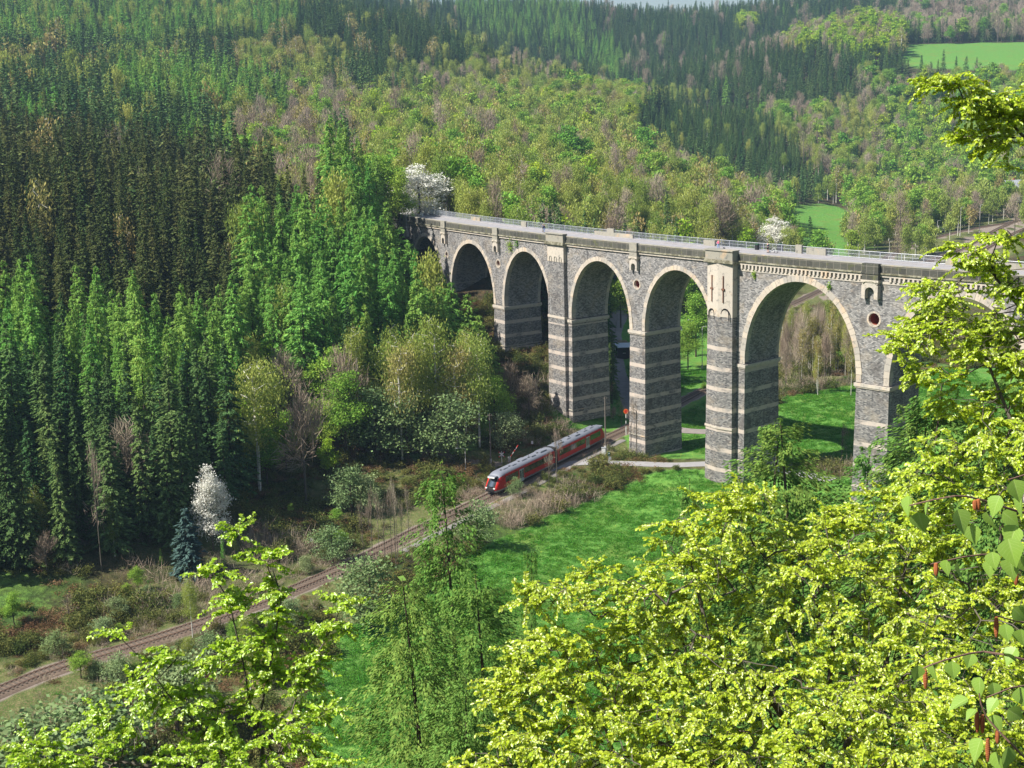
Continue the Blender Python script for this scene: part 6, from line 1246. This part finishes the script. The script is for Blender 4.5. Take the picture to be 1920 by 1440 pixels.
for x_ in (-4.5, -1.5, 1.5, 4.5):
    for z_ in (2.2, 5.2): g = Geo(); g.box((x_, -4.52, z_), (1.1, .06, 1.4)); w_ = obj('window', g, MT['glass'], o); g = Geo(); g.box((x_, -4.56, z_ - .76), (1.3, .14, .1)); obj('sill', g, MT['concrete'], w_)
# firewood heap in the garden
P = on_ground(1163, 643); g = Geo()
for k in range(40): c = np.array([Rr.normal(0, .8), Rr.normal(0, .6), abs(Rr.normal(0, .3)) + .1]); d = unit(Rr.normal(0, 1, 3) * [1, 1, .3]) * .5; g.tube([c - d, c + d], .09, 6)
tag(obj('firewood_heap', g, simple('split_firewood', (.42, .32, .2), .9, .1, var=.4), loc=P), 'heap of pale split firewood in the garden behind the arch', 'firewood')
P = [on_ground(*q_) for q_ in ((1152, 640), (1155, 615), (1158, 600))]; O = np.array(P[0]); o = thing('garden_fence', 'dark post fence along the garden lane', 'fence', P[0])
for q_ in P: g = Geo(); g.tube([np.array(q_) - O, np.array(q_) - O + [0, 0, 1.5]], .07, 6); obj('post', g, MT['mast'], o)
for h_ in (.5, 1.2): g = Geo(); g.tube([np.array(q_) - O + [0, 0, h_] for q_ in P], .04, 5); obj('rail', g, MT['mast'], o)

# ---------------------------------------------------------------- people on the deck
MT['skin'] = simple('skin', (.55, .33, .24), .6, .3, var=.05); MT['pink'] = simple('pink_jacket', (.75, .12, .20), .8, .2, var=.1); MT['jeans'] = simple('pale_blue_jeans', (.25, .34, .52), .8, .2, var=.1); MT['navy'] = simple('navy_shirt', (.025, .035, .08), .8, .2, var=.1); MT['shorts'] = simple('dark_shorts', (.03, .03, .035), .8, .2); MT['greycloth'] = simple('grey_jacket', (.3, .3, .34), .8, .2); MT['hair'] = simple('brown_hair', (.07, .045, .03), .8, .2); MT['fairhair'] = simple('fair_hair', (.35, .26, .16), .8, .2)
def skin(name, J, E, rad_, mat, parent, sub=2):
    me = bpy.data.meshes.new(name); me.from_pydata([tuple(v) for v in J], E, []); me.materials.append(mat); o = bpy.data.objects.new(name, me); COL.objects.link(o); o.parent = parent
    md = o.modifiers.new('skin', 'SKIN'); md.use_smooth_shade = True
    for i, r in enumerate(rad_): me.skin_vertices[0].data[i].radius = (r, r) if np.isscalar(r) else r
    me.skin_vertices[0].data[0].use_root = True
    md = o.modifiers.new('sub', 'SUBSURF'); md.levels = sub; md.render_levels = sub; return o
def person(label, loc, rz, h, top, legs, hair, arms=((.25, .12), (.25, .12)), stride=.12, lean=0.0, shorts=False):
    """facing +y; arms: (forward, outward) swing of each hand"""
    s = h / 1.75; o = thing('person', label, 'person', loc, rz); o.scale = (s, s, s)
    L = lambda z: lean * max(0, z - .9)
    J = [(0, 0, .95), (0, L(1.15), 1.15), (0, L(1.38), 1.38), (0, L(1.48), 1.48), (0, L(1.53) + .02, 1.55), (0, L(1.66) + .02, 1.66), (0, L(1.74), 1.72)]; Rr_ = [(.15, .11), (.135, .10), (.15, .10), .06, .06, (.085, .095), .05]; E = [(0, 1), (1, 2), (2, 3), (3, 4), (4, 5), (5, 6)]
    for sg, st, (af, ao) in ((1, stride, arms[0]), (-1, -stride, arms[1])):
        n = len(J); J += [(sg * .1, 0, .88), (sg * .1, st * .5 + .03, .50), (sg * .1, st, .10), (sg * .1, st + .12, .03)]; Rr_ += [.095, .062, .042, .035]; E += [(0, n), (n, n + 1), (n + 1, n + 2), (n + 2, n + 3)]
        n = len(J); sy = L(1.4); J += [(sg * .19, sy, 1.40), (sg * (.22 + ao * .4), sy + af * .3, 1.13), (sg * (.21 + ao), sy + af, .92 + af * .35), (sg * (.21 + ao), sy + af * 1.12, .85 + af * .4)]; Rr_ += [.058, .042, .03, .026]; E += [(2, n), (n, n + 1), (n + 1, n + 2), (n + 2, n + 3)]
    skin('body', J, E, Rr_, MT['skin'], o)
    k = 1.14; TJ = [0, 1, 2, 3]; idx = [0, 1, 2, 3, 11, 12, 13, 19, 20, 21]; remap = {a: b for b, a in enumerate(idx)}
    TE = [(a, b) for a, b in E if a in remap and b in remap]; skin('jacket', [J[i] for i in idx], [(remap[a], remap[b]) for a, b in TE], [tuple(np.array(Rr_[i] if not np.isscalar(Rr_[i]) else (Rr_[i],) * 2) * 1.16 + .008) for i in idx], top, o)
    idx = [0, 7, 8] + ([] if shorts else [9]) + [15, 16] + ([] if shorts else [17]); remap = {a: b for b, a in enumerate(idx)}; TE = [(a, b) for a, b in E if a in remap and b in remap]
    skin('trousers', [J[i] for i in idx], [(remap[a], remap[b]) for a, b in TE], [tuple(np.array(Rr_[i] if not np.isscalar(Rr_[i]) else (Rr_[i],) * 2) * 1.14 + .012) for i in idx], legs, o)
    skin('hair', [(0, L(1.68) - .02, 1.66), (0, L(1.7) - .01, 1.74)], [(0, 1)], [(.095, .10), (.07, .075)], hair, o, 2)
    for sg, st in ((1, stride), (-1, -stride)): g = Geo(); g.loft([[[sg * .1 + x * .048, st + y, z] for x, z in ((-1, 0), (1, 0), (.9, .07), (-.9, .07))] for y in (-.06, .06, .17, .21)]); obj('shoe', g, MT['black'], o)
    g = Geo(); hy = L(1.66) + .115
    for sg in (1, -1): g.box((sg * .032, hy, 1.675), (.018, .01, .01))
    obj('eyes', g, MT['black'], o); g = Geo(); g.loft([[[x * .012 * w_, hy + .01 + d_, z] for x in (-1, 1, 0)] for z, w_, d_ in ((1.67, .5, -.012), (1.645, 1.2, .012), (1.635, 1, -.005))]); obj('nose', g, MT['skin'], o); return o
ZD = 38.765
def dk(px, py): return tuple(onz(px, py, ZD))
person('person in a bright pink jacket and pale jeans walking on the deck', dk(1347, 467), 1.9, 1.72, MT['pink'], MT['jeans'], MT['fairhair'], stride=.15)
person('person in a navy shirt and dark shorts standing by a bicycle on the deck', dk(1439.5, 474), -1.2, 1.82, MT['navy'], MT['shorts'], MT['hair'], arms=((.45, .05), (.2, .12)), stride=.06, shorts=True)
person('person in dark clothes with a bag walking at the left part of the deck', dk(1021, 436), .9, 1.72, MT['navy'], MT['jeans'], MT['hair'])
person('person in a grey jacket beside the walker in dark clothes', dk(1018.5, 434.5), 1.0, 1.66, MT['greycloth'], MT['shorts'], MT['fairhair'])
bp = dk(1450, 475); o = thing('bicycle', 'white bicycle leaning near the railing beside the person in navy', 'bicycle', bp, -.72)
for x_ in (-.52, .52):
    g = Geo(); an = np.linspace(0, 2 * math.pi, 29); g.tube(np.c_[x_ + .33 * np.cos(an), np.zeros(29), .34 + .33 * np.sin(an)], .018, 5, 0, False); w_ = obj('wheel', g, MT['black'], o)
    g = Geo(); 
    for a in np.linspace(0, 2 * math.pi, 13)[:-1]: g.tube([[x_, 0, .34], [x_ + .32 * math.cos(a), 0, .34 + .32 * math.sin(a)]], .003, 3, 0, False)
    obj('spokes', g, MT['zinc'], w_)
g = Geo(); pts_ = dict(r=(-.52, 0, .34), f=(.52, 0, .34), b=(-.05, 0, .3), s=(-.2, 0, .85), h=(.38, 0, .88), h2=(.4, 0, .75))
for a, b in (('r', 'b'), ('b', 's'), ('r', 's'), ('s', 'h'), ('b', 'h2'), ('h', 'f')): g.tube([pts_[a], pts_[b]], .022, 6)
obj('frame', g, MT['white'], o); g = Geo(); g.box((-.22, 0, .93), (.26, .13, .06)); g.tube([(-.2, 0, .85), (-.21, 0, .92)], .014, 6); obj('saddle', g, MT['black'], o); g = Geo(); g.tube([(.32, -.28, .98), (.38, -.1, 1.0), (.38, .1, 1.0), (.32, .28, .98)], .014, 6); g.tube([(.38, 0, .88), (.38, 0, 1.0)], .016, 6); obj('handlebar', g, MT['black'], o)
for px, lb in ((1421, 'tall dark litter bin on the deck left of the cyclist'), (1463, 'dark litter bin on the deck right of the bicycle')):
    P = W(*[float(v) for v in sv(*onz(px, 471, ZD)[:2])], ZD); o = thing('litter_bin', lb, 'litter bin', (P[0], P[1], ZD), .6); g = Geo(); g.loft([[[x * .42, y * .32, z] for x, y in ((-1, -1), (1, -1), (1, 1), (-1, 1))] for z in (.02, 1.1)]); obj('body', g, MT['black'], o); g = Geo(); g.box((0, 0, 1.2), (.95, .74, .12)); g.box((0, 0, 1.31), (.6, .5, .1)); obj('lid', g, MT['greenbox'], o)
P = dk(742, 388); o = thing('notice_board', 'white notice board at the left end of the deck', 'notice board', P, .5); g = Geo()
for x_ in (-.5, .5): g = Geo(); g.tube([[x_, 0, 0], [x_, 0, 1.5]], .04, 6); obj('post', g, MT['zinc'], o)
g = Geo(); g.box((0, 0, 1.6), (1.3, .06, 1.1)); obj('board', g, MT['white'], o)
# ivy and small birches growing out of the masonry
def ivy(s, z, n, r, label, m='broadleaf'):
    Rr2 = np.random.default_rng(int(abs(s) * 10)); c = np.array(W(s, -.15, z)); g = Geo(); C = c + Rr2.normal(0, 1, (n, 3)) * [r * .4, r * .3, r * .6]; C[:, 2] -= 0; d = unit(Rr2.normal(0, 1, (n, 3))) * .16; g.leaves(C - c, d, unit(np.cross(d, Rr2.normal(0, 1, (n, 3)))) * .1); tag(obj('wall_plant', g, MT[m], loc=c), label, 'wall plant')
ivy(28.6, 36.2, 260, 1.1, 'green bush growing on the wall left of the third arch crown'); ivy(31.0, 36.8, 90, .7, 'small tuft growing on the wall above the third arch'); ivy(97.2, 36.0, 90, .55, 'yellow-green tuft on the wall left of the widest arch'); ivy(112.3, 35.4, 70, .5, 'green tuft on the wall right of the widest arch crown')
# ---------------------------------------------------------------- the air
def haze_box():
    g = Geo(); g.box((0, 900, 160), (5400, 5600, 600)); o = obj('haze', g, None); me = o.data
    m_ = bpy.data.materials.new('haze_air'); m_.use_nodes = True; t = m_.node_tree; t.nodes.remove(t.nodes['Principled BSDF']); v = t.nodes.new('ShaderNodeVolumePrincipled'); v.inputs['Color'].default_value = (.50, .74, 1.0, 1); v.inputs['Density'].default_value = HAZE; v.inputs['Anisotropy'].default_value = 0.2
    t.links.new(v.outputs[0], t.nodes['Material Output'].inputs['Volume']); me.materials.clear(); me.materials.append(m_); tag(o, kind='stuff')
HAZE = 0.00012
haze_box()
